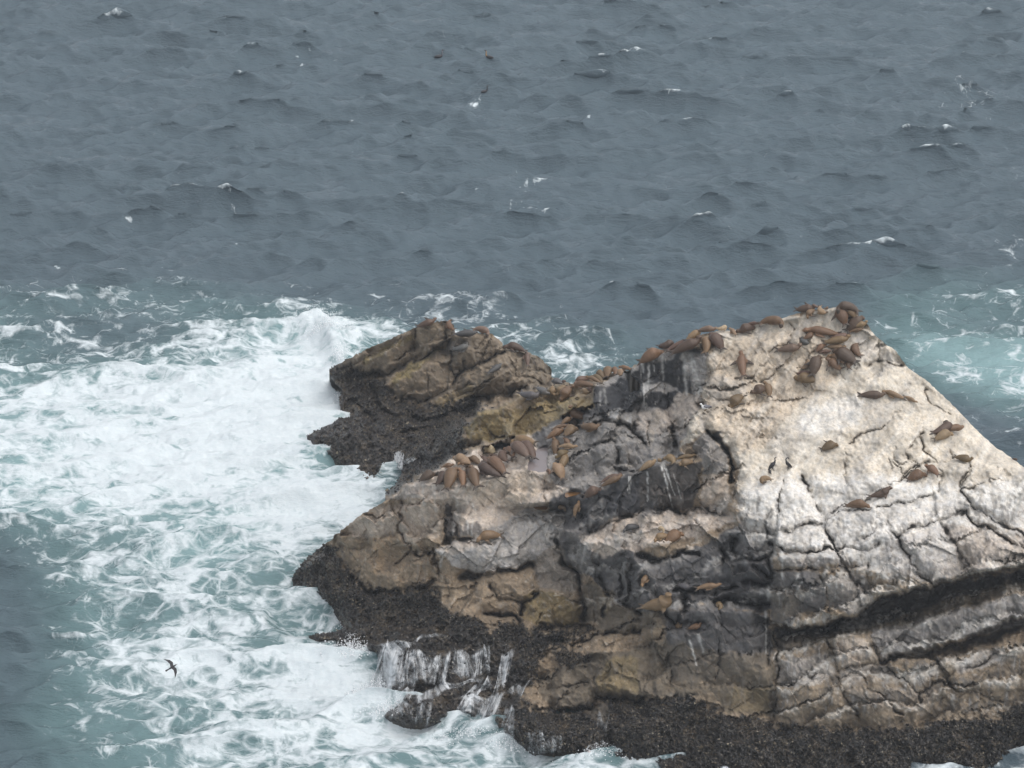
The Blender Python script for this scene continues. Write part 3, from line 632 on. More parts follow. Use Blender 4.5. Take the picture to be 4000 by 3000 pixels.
# distance to joints and carving (ledges and brinks get an irregular line)
wob = perlin(UU / 60, VV / 60, np.zeros_like(UU)), perlin(UU / 60 + 40, VV / 60 + 7, np.zeros_like(UU))
fin = perlin(UU / 17, VV / 17, np.zeros_like(UU) + 3), perlin(UU / 17 + 9, VV / 17, np.zeros_like(UU) + 8)
UW, VW = UU + 19 * wob[0] + 8 * fin[0], VV + 19 * wob[1] + 8 * fin[1]
def bilin(a, u, v):
    x = np.clip((u - U0) / STEP, 0, NU - 1.001); y = np.clip((v - V0) / STEP, 0, NV - 1.001)
    i, j = x.astype(int), y.astype(int); fx, fy = x - i, y - j
    return a[j, i] * (1 - fx) * (1 - fy) + a[j, i + 1] * fx * (1 - fy) + a[j + 1, i] * (1 - fx) * fy + a[j + 1, i + 1] * fx * fy
inner = smooth(.62, .99, blur(MASK.astype(float), 5.))
INVW = bilin(INVF, UU + inner * (19 * wob[0] + 8 * fin[0]), VV + inner * (19 * wob[1] + 8 * fin[1]))
T = np.where(INVF > 0, 1 / np.maximum(np.where(INVW > 1e-4, INVW, INVF), 1e-4), T)
CARVE = np.zeros_like(UU); ROUND = np.zeros_like(UU)
JN = .32 + .68 * smooth(-.30, .22, perlin(UU / 95 + 3, VV / 95 + 1, np.zeros_like(UU) + 2) + .5 * perlin(UU / 30, VV / 30, np.zeros_like(UU) + 6))
def seg_dist(X, Y, a, b):
    dx, dy = b[0] - a[0], b[1] - a[1]
    t = np.clip(((X - a[0]) * dx + (Y - a[1]) * dy) / max(dx * dx + dy * dy, 1e-6), 0, 1)
    return np.hypot(X - a[0] - t * dx, Y - a[1] - t * dy), t
for f, hw, dep, line in CR:
    P = poly(f, *line)
    xs, ys = [p[0] for p in P], [p[1] for p in P]
    i0, i1 = int(max(0, (min(xs) - 120 - U0) / STEP)), int(min(NU, (max(xs) + 120 - U0) / STEP))
    j0, j1 = int(max(0, (min(ys) - 120 - V0) / STEP)), int(min(NV, (max(ys) + 120 - V0) / STEP))
    X, Y = UW[j0:j1, i0:i1], VW[j0:j1, i0:i1]
    d = np.full(X.shape, 1e9)
    for a, b in zip(P[:-1], P[1:]):
        d = np.minimum(d, seg_dist(X, Y, a, b)[0])
    hv = hw * (.52 + .42 * wob[0][j0:j1, i0:i1] + .25 * fin[1][j0:j1, i0:i1])
    CARVE[j0:j1, i0:i1] = np.maximum(CARVE[j0:j1, i0:i1], dep * JN[j0:j1, i0:i1] * np.exp(-(d / hv) ** 2))
    ROUND[j0:j1, i0:i1] = np.maximum(ROUND[j0:j1, i0:i1], dep * (.30 * np.exp(-d / 12.) + .50 * np.clip(1 - d / 75., 0, 1) ** 2) * (.5 + .5 * JN[j0:j1, i0:i1]))

# paint
PN = .30 * perlin(UU / 26, VV / 22, np.zeros_like(UU) + 5) + .22 * perlin(UU / 11, VV / 10, np.zeros_like(UU) + 9)
MOTP = perlin(UU / 70, VV / 55, np.zeros_like(UU) + 15)
ALB = np.ones(UU.shape + (3,)) * np.array(COL['brown'])
CRUST = np.zeros_like(UU)
def soft_mask(P, fe):
    xs, ys = [p[0] for p in P], [p[1] for p in P]
    m = in_poly(UW + 3 * fin[1], VW + 3 * fin[0], P).astype(float)
    b = blur(m, max(.8, fe / STEP * .8))
    return smooth(.22, .78, b + PN * np.clip(4 * b * (1 - b), 0, 1))
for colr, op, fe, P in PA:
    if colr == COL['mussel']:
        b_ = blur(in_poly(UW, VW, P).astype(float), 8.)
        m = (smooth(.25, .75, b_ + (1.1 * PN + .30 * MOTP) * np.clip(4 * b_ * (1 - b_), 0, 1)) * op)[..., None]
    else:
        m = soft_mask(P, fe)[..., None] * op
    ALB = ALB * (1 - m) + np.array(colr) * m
    mm = m[..., 0]
    CRUST = np.maximum(CRUST * (1 - mm), mm) if colr == COL['mussel'] else CRUST * (1 - mm)

BL = {0: [('rock_block', 'P3', p) for p in [
 [(430,120),(720,120),(690,440),(690,545),(560,570),(430,300)],[(720,120),(850,105),(970,355),(690,440)],[(690,440),(970,370),(1030,530),(690,545)],[(970,370),(1300,290),(1200,545),(1060,545)],
 [(1300,290),(1640,200),(1690,365),(1440,460),(1320,520),(1200,545)],[(1440,460),(1690,370),(1880,690),(1650,745)],[(1810,190),(2212,470),(2900,700),(2900,750),(2212,640),(1880,690),(1690,365),(1640,200)],
 [(660,560),(1030,545),(1080,660),(660,680)],[(1060,545),(1440,470),(1650,745),(1290,850),(1260,810)],[(640,680),(1080,660),(1260,810),(1290,950),(800,1040),(640,1010)],[(1240,1050),(2212,820),(2900,700),(2900,950),(2212,960),(1330,1230)],
 [(690,1230),(1000,1110),(1050,1310),(690,1390)],[(1050,1310),(1000,1100),(1240,1050),(1330,1230),(1200,1320),(1080,1400)],[(690,1390),(1060,1320),(1200,1640),(670,1620)],[(1080,1400),(1200,1320),(1480,1590),(1200,1640)],
 [(1200,1320),(1370,1260),(1580,1500),(1480,1600)],[(1370,1260),(1480,1220),(1690,1230),(1760,1400),(1580,1500)],[(1690,1230),(2212,1120),(2900,1050),(2900,1440),(2212,1440),(1760,1400)],[(1760,1400),(2900,1450),(2900,1600),(1560,1600)],
 [(0,900),(640,930),(660,1240),(330,1350),(0,1390)],[(1810,190),(2110,110),(2900,80),(2900,690),(2212,470)],[(850,105),(1612,8),(1400,140),(970,350)],[(330,1350),(660,1240),(680,1600),(330,1580)]]]
 + [('rock_block', 'P4', p) for p in [[(320,230),(740,-20),(720,200),(790,330),(450,480)],[(740,-60),(1015,-60),(1020,255),(790,330),(720,200)],[(1490,600),(1600,570),(1850,650),(1860,770),(1600,790)],
 [(960,490),(1330,445),(1290,540),(1480,620),(1470,700),(1230,700),(1010,640)],[(1330,445),(1700,300),(1850,560),(1860,640),(1480,620),(1290,540)],[(1930,1120),(1960,990),(2130,940),(2300,900),(2300,1210),(1950,1210)],[(1560,1130),(1800,1000),(1930,1120),(1900,1290),(1650,1290)]]]
 + [('pale_slab', 'P4', [(935,325),(1040,268),(1310,180),(1440,90),(1500,55),(1740,75),(1750,200),(1690,280),(1530,415),(1330,445),(1120,480)]), ('brown_boulder', 'P1', [(1130,815),(1200,735),(1330,715),(1480,620),(1735,540),(2150,440),(1930,560),(1925,700),(1800,745),(1640,805),(1540,875),(1300,908),(1130,895)]),
    ('dark_rib', 'P2', [(-70,1350),(0,1305),(225,1185),(440,1117),(690,1100),(690,1400),(480,1405),(300,1417),(100,1487),(0,1530),(-60,1490)]), ('streaked_wall', 'P2', [(28,640),(254,530),(330,495),(470,425),(640,418),(745,440),(745,560),(700,695),(560,692),(482,780),(320,768),(110,848),(38,802)]),
    ('lone_boulder', 'P2', [(690,1190),(860,1175),(880,1460),(690,1400)]), ('loose_boulder', 'P2', [(318,1360),(425,1350),(445,1450),(325,1480)]), ('summit_slab', 'P2', [(745,430),(800,250),(1540,100),(1760,290),(2000,520),(2250,690),(2000,900),(1500,1000),(1060,1080),(1000,1060),(860,1040),(810,910),(720,915),(545,1045),(690,760)]),
    ('shoulder_ledge', 'P1', [(640,1275),(860,1120),(1060,990),(1430,870),(1640,840),(1645,1110),(1780,1190),(1560,1330),(1440,1400),(1180,1490),(1030,1490),(1020,1230)])],
      1: [('rock_slab', 'P1', p) for p in [[(510,370),(860,170),(1075,150),(1060,285),(830,400),(680,470),(515,495)],[(640,600),(700,480),(1000,305),(1060,300),(1060,560),(930,645),(740,660)],[(1060,290),(1120,245),(1330,220),(1380,340),(1200,430),(1060,500)],[(1180,600),(1290,480),(1390,415),(1510,560),(1500,600),(1380,630)],[(1380,330),(1560,350),(1700,470),(1700,535),(1510,560),(1390,420)]]]}
# each block sits a little proud or back and tilted
brng = np.random.default_rng(77)
SHIFT = np.zeros_like(UU)
for th, lst in BL.items():
    for nm, f, pl in lst:
        if nm not in ('rock_block', 'rock_slab'): continue
        P = poly(f, *pl)
        cu, cv = np.mean([p[0] for p in P]), np.mean([p[1] for p in P])
        sz = max(60., max(abs(p[0] - cu) for p in P))
        m = in_poly(UW, VW, P)
        SHIFT[m] = (brng.normal() * .16 + .22 * brng.normal() * (UU - cu) / sz + .22 * brng.normal() * (VV - cv) / sz)[m]
T = T + blur(np.clip(SHIFT, -.55, .55), .9) * np.where(UU > 2880, smooth(1868., 1960., VV), 1.)
PW = to_world(UU, VV, T)
MUS = smooth(.35, .8, CRUST)
# relief: large swells, angular blocks, grit; mussel crust is knobbly
rel = .80 * fbm(PW, .26, 2) + .20 * fbm(PW, .9, 3, off=3.) + .045 * fbm(PW, 3.2, 2, off=9.) * (1 - .6 * smooth(.36, .46, ALB.mean(-1)))
lum = ALB.mean(-1)
domeish = smooth(.36, .46, blur(lum, 6))
fa, fe_ = facets(PW, .75)
fb, fe2 = facets(PW, 2.2, 3.3)
ang = (1 - .85 * domeish)
def steps(h, lip):
    k_ = np.floor(h); f_ = h - k_
    prof = np.where(f_ < lip, 1 - f_ / lip, (f_ - lip) / (1 - lip))
    hh = _perm[(k_.astype(np.int64) * 7 + 40) & 511] / 511.
    return prof, f_, hh
lowf = fbm(PW, .22, 3, .5, 61.)
R1M = blur(in_poly(UU, VV, poly('P1', (0,0),(1740,0),(1735,545),(1480,610),(1340,700),(1200,725),(940,900),(700,1100),(600,1260),(0,1250))).astype(float), 4)
hA = np.where(R1M > .5, (VV + .55 * UU) / 84., (VV + .26 * UU) / 118.) + 1.0 * lowf + .12 * fin[0]
stp, stf, sth = steps(hA, .15)
spatch = smooth(-.25, .25, perlin(UU / 150 + sth * 9, VV / 240, np.zeros_like(UU) + 12))
joint, jf, jh = steps((UU - .42 * VV) / 165. + .9 * fbm(PW, .3, 3, .5, 81.) + sth * .8, .10)
STEPM = ang * (1 - .15 * MUS)
rel += STEPM * (.82 * stp * (.25 + .75 * spatch) * (.5 + .8 * sth) + .14 * joint * (.4 + .8 * jh) - .4)
rel += ang * (.58 * facets(PW, .36, 7.7)[0] + .20 * fa + .06 * fb + .05 * np.exp(-fe_ / .03) * smooth(.0, .3, perlin(PW[..., 0] * .4, PW[..., 1] * .4, PW[..., 2] * .4)))
knob = np.abs(fbm(PW, 3.0, 3, .65, 21.))
rel = rel * (1 - .35 * MUS) + MUS * (.45 * fbm(PW, .6, 3, .5, 44.) + .80 * (knob - .25) + .34 * fbm(PW, 1.3, 2, .5, 4.) + .16 * facets(PW, 3.5, 1.)[0])
edge = blur(MASK.astype(float), 3.)
rel *= smooth(.5, .95, edge)                                   # keep the surveyed outline
# flat floor of the rock pools
POOLS = [poly('P1', (1560,962),(1600,945),(1640,935),(1642,1000),(1640,1095),(1580,1098),(1522,1078),(1530,1030)),
         poly('F', (90,1195),(200,1185),(330,1165),(350,1190),(260,1235),(150,1230)), poly('F', (505,1030),(620,1000),(715,1015),(640,1050),(520,1085),(500,1070))]
POOLZ = []
for P in POOLS:
    m = in_poly(UU, VV, P)
    POOLZ.append(float(np.median(PW[..., 2][m])))
T0 = T.copy()
T = T + rel + CARVE + ROUND
POOLZ[0] = 11.9
for P, pz in zip(POOLS, POOLZ):
    m = in_poly(UU, VV, P).astype(float)
    m = np.maximum(m, 0)
    mb = blur(m, 1.2)
    dz = ray(UU, VV)[2]
    tz = (pz - .10 - CAM_H) / dz
    rim = np.clip(blur(m, 4.) * 2.2, 0, 1) * (1 - mb) * (.6 + .8 * fin[0])
    T = T * (1 - mb) + tz * mb - .22 * rim
PW = to_world(UU, VV, T)

# stains that follow the water's way down, drips, mottling
st1 = fbm(PW * np.array([1, 1, .10]), 2.6, 3, .6, 1.)
st2 = fbm(PW * np.array([1, 1, .09]), 4.2, 2, .6, 14.)
mot = fbm(PW, .8, 4, .6, 33.)
mot2 = fbm(PW, 3.0, 3, .6, 71.)
gN = np.zeros_like(PW)
du = np.roll(PW, -1, 1) - np.roll(PW, 1, 1); dv = np.roll(PW, -1, 0) - np.roll(PW, 1, 0)
gN = np.cross(dv, du); gN /= np.maximum(np.linalg.norm(gN, axis=-1, keepdims=True), 1e-9)
steep = 1 - smooth(.35, .8, blur(gN[..., 2], 2.5))
notm = (1 - MUS)
cliff = soft_mask(poly('P3', (440,150),(1000,360),(1640,210),(2212,110),(2800,300),(2800,800),(1330,1250),(2800,1050),(2800,1500),(670,1600),(640,560),(460,560)), 30)
steepc = 1 - smooth(.62, .92, blur(gN[..., 2], 3.))
dk = np.maximum(smooth(.06, .42, .6 * st1 + .4 * st2 + .12) * steep * .35, smooth(-.01, .19, .6 * st1 + .4 * st2 + .10 * mot) * steepc * cliff * .62) * notm
ALB = ALB * (1 - dk[..., None]) + np.array((.10, .09, .082)) * dk[..., None]
wallm = soft_mask(poly('P2', (30,640),(254,545),(470,430),(740,440),(700,700),(560,690),(480,775),(110,845),(40,800)), 10)
wt = smooth(.10, .35, .55 * st1 + .45 * st2 - .02) * steep * notm * (.22 * smooth(.05, .2, lum) + .85 * wallm + .35 * cliff)
ALB = ALB * (1 - wt[..., None]) + np.array((.50, .48, .45)) * wt[..., None]
splash = smooth(.22, .42, mot2) * smooth(.10, .16, lum) * notm * .5 * (1 - smooth(.3, .45, lum))
ALB = ALB * (1 - splash[..., None]) + np.array((.42, .40, .37)) * splash[..., None]
th_ = math.radians(-57)
bc, ba = UU * math.sin(th_) - VV * math.cos(th_), UU * math.cos(th_) + VV * math.sin(th_)
bed = perlin(bc / 34, ba / 420, np.zeros_like(UU) + 1.5) + .7 * perlin(bc / 13, ba / 210, np.zeros_like(UU) + 4.5)
dome_m = smooth(.30, .42, lum) * notm * (1 - cliff)
bd = smooth(.15, .75, bed + .5 * mot) * dome_m * .42                  # grey bedding streaks on the pale slab
ALB = ALB * (1 - bd[..., None]) + np.array((.27, .26, .25)) * bd[..., None]
bw = smooth(.2, .8, -bed + .6 * mot2) * dome_m * .30
ALB = ALB * (1 - bw[..., None]) + np.array((.66, .64, .60)) * bw[..., None]
speck = smooth(.33, .5, fbm(PW, 6.5, 2, .6, 51.)) * notm * .55           # dark pits and droppings
ALB = ALB * (1 - speck[..., None]) + ALB * .35 * speck[..., None]
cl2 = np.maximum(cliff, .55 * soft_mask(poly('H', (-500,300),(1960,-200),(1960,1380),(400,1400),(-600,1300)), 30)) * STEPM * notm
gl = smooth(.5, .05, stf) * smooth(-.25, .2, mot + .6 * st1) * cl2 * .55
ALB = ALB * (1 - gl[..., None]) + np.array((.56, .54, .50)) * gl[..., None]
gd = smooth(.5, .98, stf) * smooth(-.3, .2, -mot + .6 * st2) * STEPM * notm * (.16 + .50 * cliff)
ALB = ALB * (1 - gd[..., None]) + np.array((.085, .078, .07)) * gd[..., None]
ALB *= (1 + .55 * mot * (1 - .3 * MUS))[..., None]
warm = (mot2 * .10)[..., None] * np.array((1., .2, -1.))
ALB *= 1 + warm
for f, x0, y0, x1, y1, w, o in DR:
    a, b = fr(f, x0, y0), fr(f, x1, y1)
    d, t = seg_dist(UU + 4 * fin[0], VV, a, b)
    m = o * np.exp(-(d / (w * .8 * (1.15 - .5 * t))) ** 2) * smooth(-.35, .15, fin[1] + .3)
    ALB = ALB * (1 - m[..., None]) + np.array((.60, .59, .56)) * m[..., None]
mb_ = MUS * smooth(-.05, .40, mot + .4 * mot2) * .5                    # bare brown rock and weed between the mussels
ALB = ALB * (1 - mb_[..., None]) + np.array((.115, .085, .052)) * mb_[..., None]
crk = smooth(.12, .5, CARVE) * .45                                # dirt and algae lodged in the joints
ALB = ALB * (1 - crk[..., None]) + np.array((.06, .05, .04)) * crk[..., None]
ALB = np.clip(ALB, .012, .80)

# ------------------------------------------------------------------ meshes of the rock, one object per block
GM = MASK
QM = GM[:-1, :-1] & GM[1:, :-1] & GM[:-1, 1:] & GM[1:, 1:]
ids = np.arange(NU * NV).reshape(NV, NU)
# pull border vertices on to the rough outline
used = np.zeros_like(GM)
used[:-1, :-1] |= QM; used[1:, :-1] |= QM; used[:-1, 1:] |= QM; used[1:, 1:] |= QM
border = used & ~(np.roll(QM, (0, 0), (0, 1)).astype(bool) if False else np.pad(QM, ((0, 1), (0, 1))) & np.pad(QM, ((1, 0), (0, 1))) & np.pad(QM, ((0, 1), (1, 0))) & np.pad(QM, ((1, 0), (1, 0))))
bu, bv = UU[border], VV[border]
bestd = np.full(len(bu), 1e9); nx, ny = bu.copy(), bv.copy()
for i in range(len(rough)):
    a, b = rough[i], rough[(i + 1) % len(rough)]
    sel = (bu > min(a[0], b[0]) - 9) & (bu < max(a[0], b[0]) + 9) & (bv > min(a[1], b[1]) - 9) & (bv < max(a[1], b[1]) + 9)
    if not sel.any(): continue
    d, t = seg_dist(bu[sel], bv[sel], a, b)
    idx = np.nonzero(sel)[0]
    better = d < bestd[idx]
    idx = idx[better]
    bestd[idx] = d[better]
    nx[idx] = a[0] + t[better] * (b[0] - a[0]); ny[idx] = a[1] + t[better] * (b[1] - a[1])
okb = bestd < 6.5
UB, VB = UU.copy(), VV.copy()
tu, tv = UB[border], VB[border]
tu[okb], tv[okb] = nx[okb], ny[okb]
UB[border], VB[border] = tu, tv
PV = to_world(UB, VB, T)
du = np.roll(PV, -1, 1) - np.roll(PV, 1, 1); dv = np.roll(PV, -1, 0) - np.roll(PV, 1, 0)
NRM = np.cross(dv, du); NRM /= np.maximum(np.linalg.norm(NRM, axis=-1, keepdims=True), 1e-9)

quads = np.stack([ids[:-1, :-1], ids[1:, :-1], ids[1:, 1:], ids[:-1, 1:]], -1)[QM]
qc_u, qc_v = (UW[:-1, :-1])[QM], (VW[:-1, :-1])[QM]
qmus = MUS[:-1, :-1][QM]
V = PV.reshape(-1, 3); Nn = NRM.reshape(-1, 3); Al = ALB.reshape(-1, 3); Cr = MUS.ravel()

# back and underwater skirt from every border edge
e = np.concatenate([quads[:, [0, 1]], quads[:, [1, 2]], quads[:, [2, 3]], quads[:, [3, 0]]])
eq = np.tile(np.arange(len(quads)), 4)
k = e.min(1).astype(np.int64) * (NU * NV) + e.max(1)
_, inv_, cnt = np.unique(k, return_inverse=True, return_counts=True)
be = cnt[inv_] == 1
bedge, bquad = e[be], eq[be]
bverts = np.unique(bedge)
rings = [bverts]
base = V[bverts]
hd = base[:, :2] / np.linalg.norm(base[:, :2], axis=1, keepdims=True)
jit = fbm(base, .8, 3)
allV, allN, allA, allC = [V], [Nn], [Al], [Cr]
off = len(V)
low = base[:, 2] < .45
for dist, fz, dzv in ((.5, 1., -.5), (1.3, .80, -1.), (3.0, .42, -1.2), (5.0, .0, -3.)):
    nb = base.copy()
    dd = dist * (1 + .35 * jit)
    dd = np.where(low, dd * .5, dd)
    nb[:, :2] += hd * dd[:, None]
    nb[:, 2] = base[:, 2] * fz + dzv
    nb[:, 2] = np.where(low, np.minimum(nb[:, 2], base[:, 2] - dist * .5), nb[:, 2])
    allV.append(nb)
    n_ = np.concatenate([hd * .8, np.full((len(hd), 1), .6)], 1)
    n_[low] = (0, -.8, .6)
    allN.append(n_); allA.append(Al[bverts]); allC.append(Cr[bverts])
    rings.append(np.arange(off, off + len(bverts))); off += len(bverts)
V = np.concatenate(allV); Nn = np.concatenate(allN); Al = np.concatenate(allA); Cr = np.concatenate(allC)
pos = {int(b): i for i, b in enumerate(bverts)}
ia = np.array([pos[int(x)] for x in bedge[:, 0]]); ib = np.array([pos[int(x)] for x in bedge[:, 1]])
sk = []
for r0, r1 in zip(rings[:-1], rings[1:]):
    sk.append(np.stack([r0[ib], r0[ia], r1[ia], r1[ib]], 1))
skq = np.concatenate(sk); skown = np.tile(bquad, len(rings) - 1)

# which thing and which block each face belongs to
THING = np.zeros(len(quads), int)          # 0 main stack 1 outlying rock 2 washed boulder 3 low reef
THING[in_poly(qc_u, qc_v, poly('P1', (-50,-50),(1720,-50),(1718,548),(1640,562),(1480,612),(1340,696),(1195,730),(1105,798),(935,885),(850,970),(745,1040),(700,1075),(600,1260),(-50,1250)))] = 1
THING[in_poly(qc_u, qc_v, poly('P4', (580,1350),(650,1280),(745,1215),(950,1155),(1150,1100),(1290,1090),(1290,1115),(1250,1160),(1050,1295),(1010,1430),(900,1440),(740,1430)))] = 2
THING[in_poly(qc_u, qc_v, poly('P4', (120,850),(200,815),(320,805),(410,772),(640,768),(710,850),(600,892),(480,925),(400,965),(330,940),(300,890),(240,910)))] = 3
PART = np.full(len(quads), -1)
plist = []
for th, lst in BL.items():
    for nm, f, pl in lst:
        m = in_poly(qc_u, qc_v, poly(f, *pl)) & (THING == th) & (PART < 0) & (qmus < .5)
        if m.sum() > 40:
            PART[m] = len(plist)
            plist.append(nm)
PART[(PART < 0) & (qmus >= .5)] = 10000
things = []
info = [('sea_rock', 'large pale guano covered rock island crowded with sea lions', 'rock'), ('outlying_rock', 'brown slabby rock with black mussel base behind the narrow channel', 'rock'),
        ('washed_boulder', 'low black boulder with white water streaming over it', 'boulder'), ('low_reef', 'flat black weedy reef awash at the left foot of the big rock', 'reef')]
for ti, (nm, lab, cat) in enumerate(info):
    m = THING == ti
    o0 = V[quads[m][:, 0]].mean(0)
    root = link(nm, None)
    root.location = (float(o0[0]), float(o0[1]), 0.0)
    tag(root, lab, cat)
    things.append(root)
    for pid in np.unique(PART[m]):
        sel = m & (PART == pid)
        q = np.concatenate([quads[sel], skq[(sel)[skown]]])
        uq, qi = np.unique(q, return_inverse=True)
        qi = qi.reshape(q.shape)
        pname = 'mussel_bed' if pid == 10000 else ('rock_face' if pid < 0 else plist[pid])
        me = np_mesh(pname, V[uq] - np.array(root.location), qi, {'albedo': Al[uq], 'crust': Cr[uq]}, Nn[uq])
        me.materials.append(mat_rock)
        ob = link(pname, me, root)
        if pid == 10000: ob['kind'] = 'stuff'

# mussel clumps and weed tufts standing off the crust
cr_ = np.random.default_rng(31)
cand = np.nonzero((MUS.ravel() > .55) & MASK.ravel() & (V[:NU * NV, 2] > -.3))[0]
cu_, cv2_ = UU.ravel()[cand], VV.ravel()[cand]
cand = cand[~in_poly(cu_, cv2_, poly('P4', (380,760),(1240,820),(1420,880),(1560,1100),(1400,1500),(300,1500)))]
cand = cr_.choice(cand, 20000, replace=False)
cv_, cn_ = V[cand], Nn[cand]
oct_ = np.array([(1, 0, 0), (-1, 0, 0), (0, 1, 0), (0, -1, 0), (0, 0, 1), (0, 0, -1)], float)
otri = np.array([(0, 2, 4), (2, 1, 4), (1, 3, 4), (3, 0, 4), (2, 0, 5), (1, 2, 5), (3, 1, 5), (0, 3, 5)])
siz = cr_.uniform(.025, .07, len(cand)) * np.where(cr_.uniform(size=len(cand)) < .1, 1.7, 1)
pal = np.array([(.018, .016, .016), (.03, .026, .022), (.055, .043, .03), (.09, .07, .045), (.20, .17, .12)])
pc = pal[cr_.choice(5, len(cand), p=[.48, .29, .14, .06, .03])]
for ti in range(4):
    tsel = np.zeros(NU * NV, int); tsel[quads[:, 0]] = THING
    own = tsel[cand] == ti
    if own.sum() < 20: continue
    rot = cr_.normal(size=(own.sum(), 6, 3)) * .35
    VV2 = cv_[own][:, None, :] + cn_[own][:, None, :] * (siz[own] * .5)[:, None, None] + (oct_[None] + rot) * siz[own][:, None, None] * cr_.uniform(.6, 1.3, (own.sum(), 1, 3))
    TT = (otri[None] + 6 * np.arange(own.sum())[:, None, None]).reshape(-1, 3)
    me = np_mesh('mussel_clumps', VV2.reshape(-1, 3) - np.array(things[ti].location), None, {'albedo': np.repeat(pc[own], 6, 0), 'crust': np.full(own.sum() * 6, .5)}, tris=TT, smooth_shade=False)
    me.materials.append(mat_rock)
    link('mussel_clumps', me, things[ti])['kind'] = 'stuff'

# surface lookup for everything that stands on the rock
TF, _ok = fill_out(T, MASK, 40)
NB = blur(np.where(MASK[..., None], NRM, 0), 4.); NB /= np.maximum(np.linalg.norm(NB, axis=-1, keepdims=True), 1e-6)
NBF = np.stack([fill_out(NB[..., i], MASK, 40)[0] for i in range(3)], -1)
def surf(u, v):
    i = int(np.clip(round((u - U0) / STEP), 0, NU - 1)); j = int(np.clip(round((v - V0) / STEP), 0, NV - 1))
    t = TF[j, i]
    if t <= 0: t = float(depth_of(u, v, 0.0))
    return Vector(to_world(u, v, t)), Vector(NBF[j, i]).normalized() if np.linalg.norm(NBF[j, i]) > .1 else Vector((0, 0, 1))

# rock pools
mat_pool, nt, bs, out = new_mat('pool_water')
bs.inputs['Base Color'].default_value = (.20, .172, .168, 1); bs.inputs['Roughness'].default_value = .06
mat_pool2, nt, bs, out = new_mat('rusty_pool_water')
bs.inputs['Base Color'].default_value = (.16, .085, .035, 1); bs.inputs['Roughness'].default_value = .1
for i, (P, pz) in enumerate(zip(POOLS, POOLZ)):
    cx, cy = np.mean([p[0] for p in P]), np.mean([p[1] for p in P])
    ring = []
    for a, b in zip(P, P[1:] + P[:1]):
        for s in (0, .2, .4, .6, .8):
            uu, vv_ = a[0] + (b[0] - a[0]) * s, a[1] + (b[1] - a[1]) * s
            uu, vv_ = cx + (uu - cx) * (1.0 + .16 * RNG.uniform()), cy + (vv_ - cy) * (1.0 + .12 * RNG.uniform())
            ring.append(to_world(uu, vv_, (pz - CAM_H) / ray(uu, vv_)[2]))
    me = bpy.data.meshes.new('tide_pool')
    c0 = np.mean(ring, 0)
    me.from_pydata([tuple(p - c0) for p in ring], [], [list(range(len(ring)))])
    me.materials.append(mat_pool if i == 0 else mat_pool2)
    ob = link('tide_pool', me); ob.location = c0; ob['kind'] = 'structure'
# ------------------------------------------------------------------ the sea
wv_rng = np.random.default_rng(21)
NW = 150
lam = np.exp(wv_rng.uniform(math.log(1.4), math.log(10.0), NW))
th0 = math.radians(-82)                                        # waves run towards the camera, slightly to the right
ang_w = th0 + wv_rng.normal(size=NW) * math.radians(23) * (1.2 - .35 * (lam > 4.5))
kk = 2 * math.pi / lam
kx, ky = kk * np.cos(ang_w), kk * np.sin(ang_w)
amp = .0192 * lam ** .72 * np.where(lam > 7.5, .75, 1.) * wv_rng.uniform(.6, 1.4, NW)
ph = wv_rng.uniform(0, 2 * math.pi, NW)

def waves(x, y):
    dx = np.zeros_like(x); dy = np.zeros_like(x); z = np.zeros_like(x)
    for i in range(NW):
        p = kx[i] * x + ky[i] * y + ph[i]
        s, c_ = np.sin(p), np.cos(p)
        z += amp[i] * c_
        q = .62 * amp[i]
        dx -= q * kx[i] / kk[i] * s; dy -= q * ky[i] / kk[i] * s
    gust = .84 + .30 * smooth(-.45, .45, fbm(np.stack([x, y * .7, 0 * x], -1), .035, 4, .6, 12.))
    return dx * gust, dy * gust, z * gust

SROW = 3.5
rows_v = np.arange(-260., 3330., SROW)
dxr, dyr, dzr = ray(np.zeros_like(rows_v) + 2000, rows_v)
rowY = CAM_H / -dzr * dyr
cols_a = np.arange(-2700., 2700.1, 6.4) / FOC
colk = cols_a
SX = rowY[:, None] / dyr[:, None] * colk[None, :]
SY = np.repeat(rowY[:, None], len(colk), 1)
SUg, SVg = 2000 + cols_a[None, :] * FOC + 0 * SY, rows_v[:, None] + 0 * SY
P0 = np.stack([SX, SY, np.zeros_like(SX)], -1)

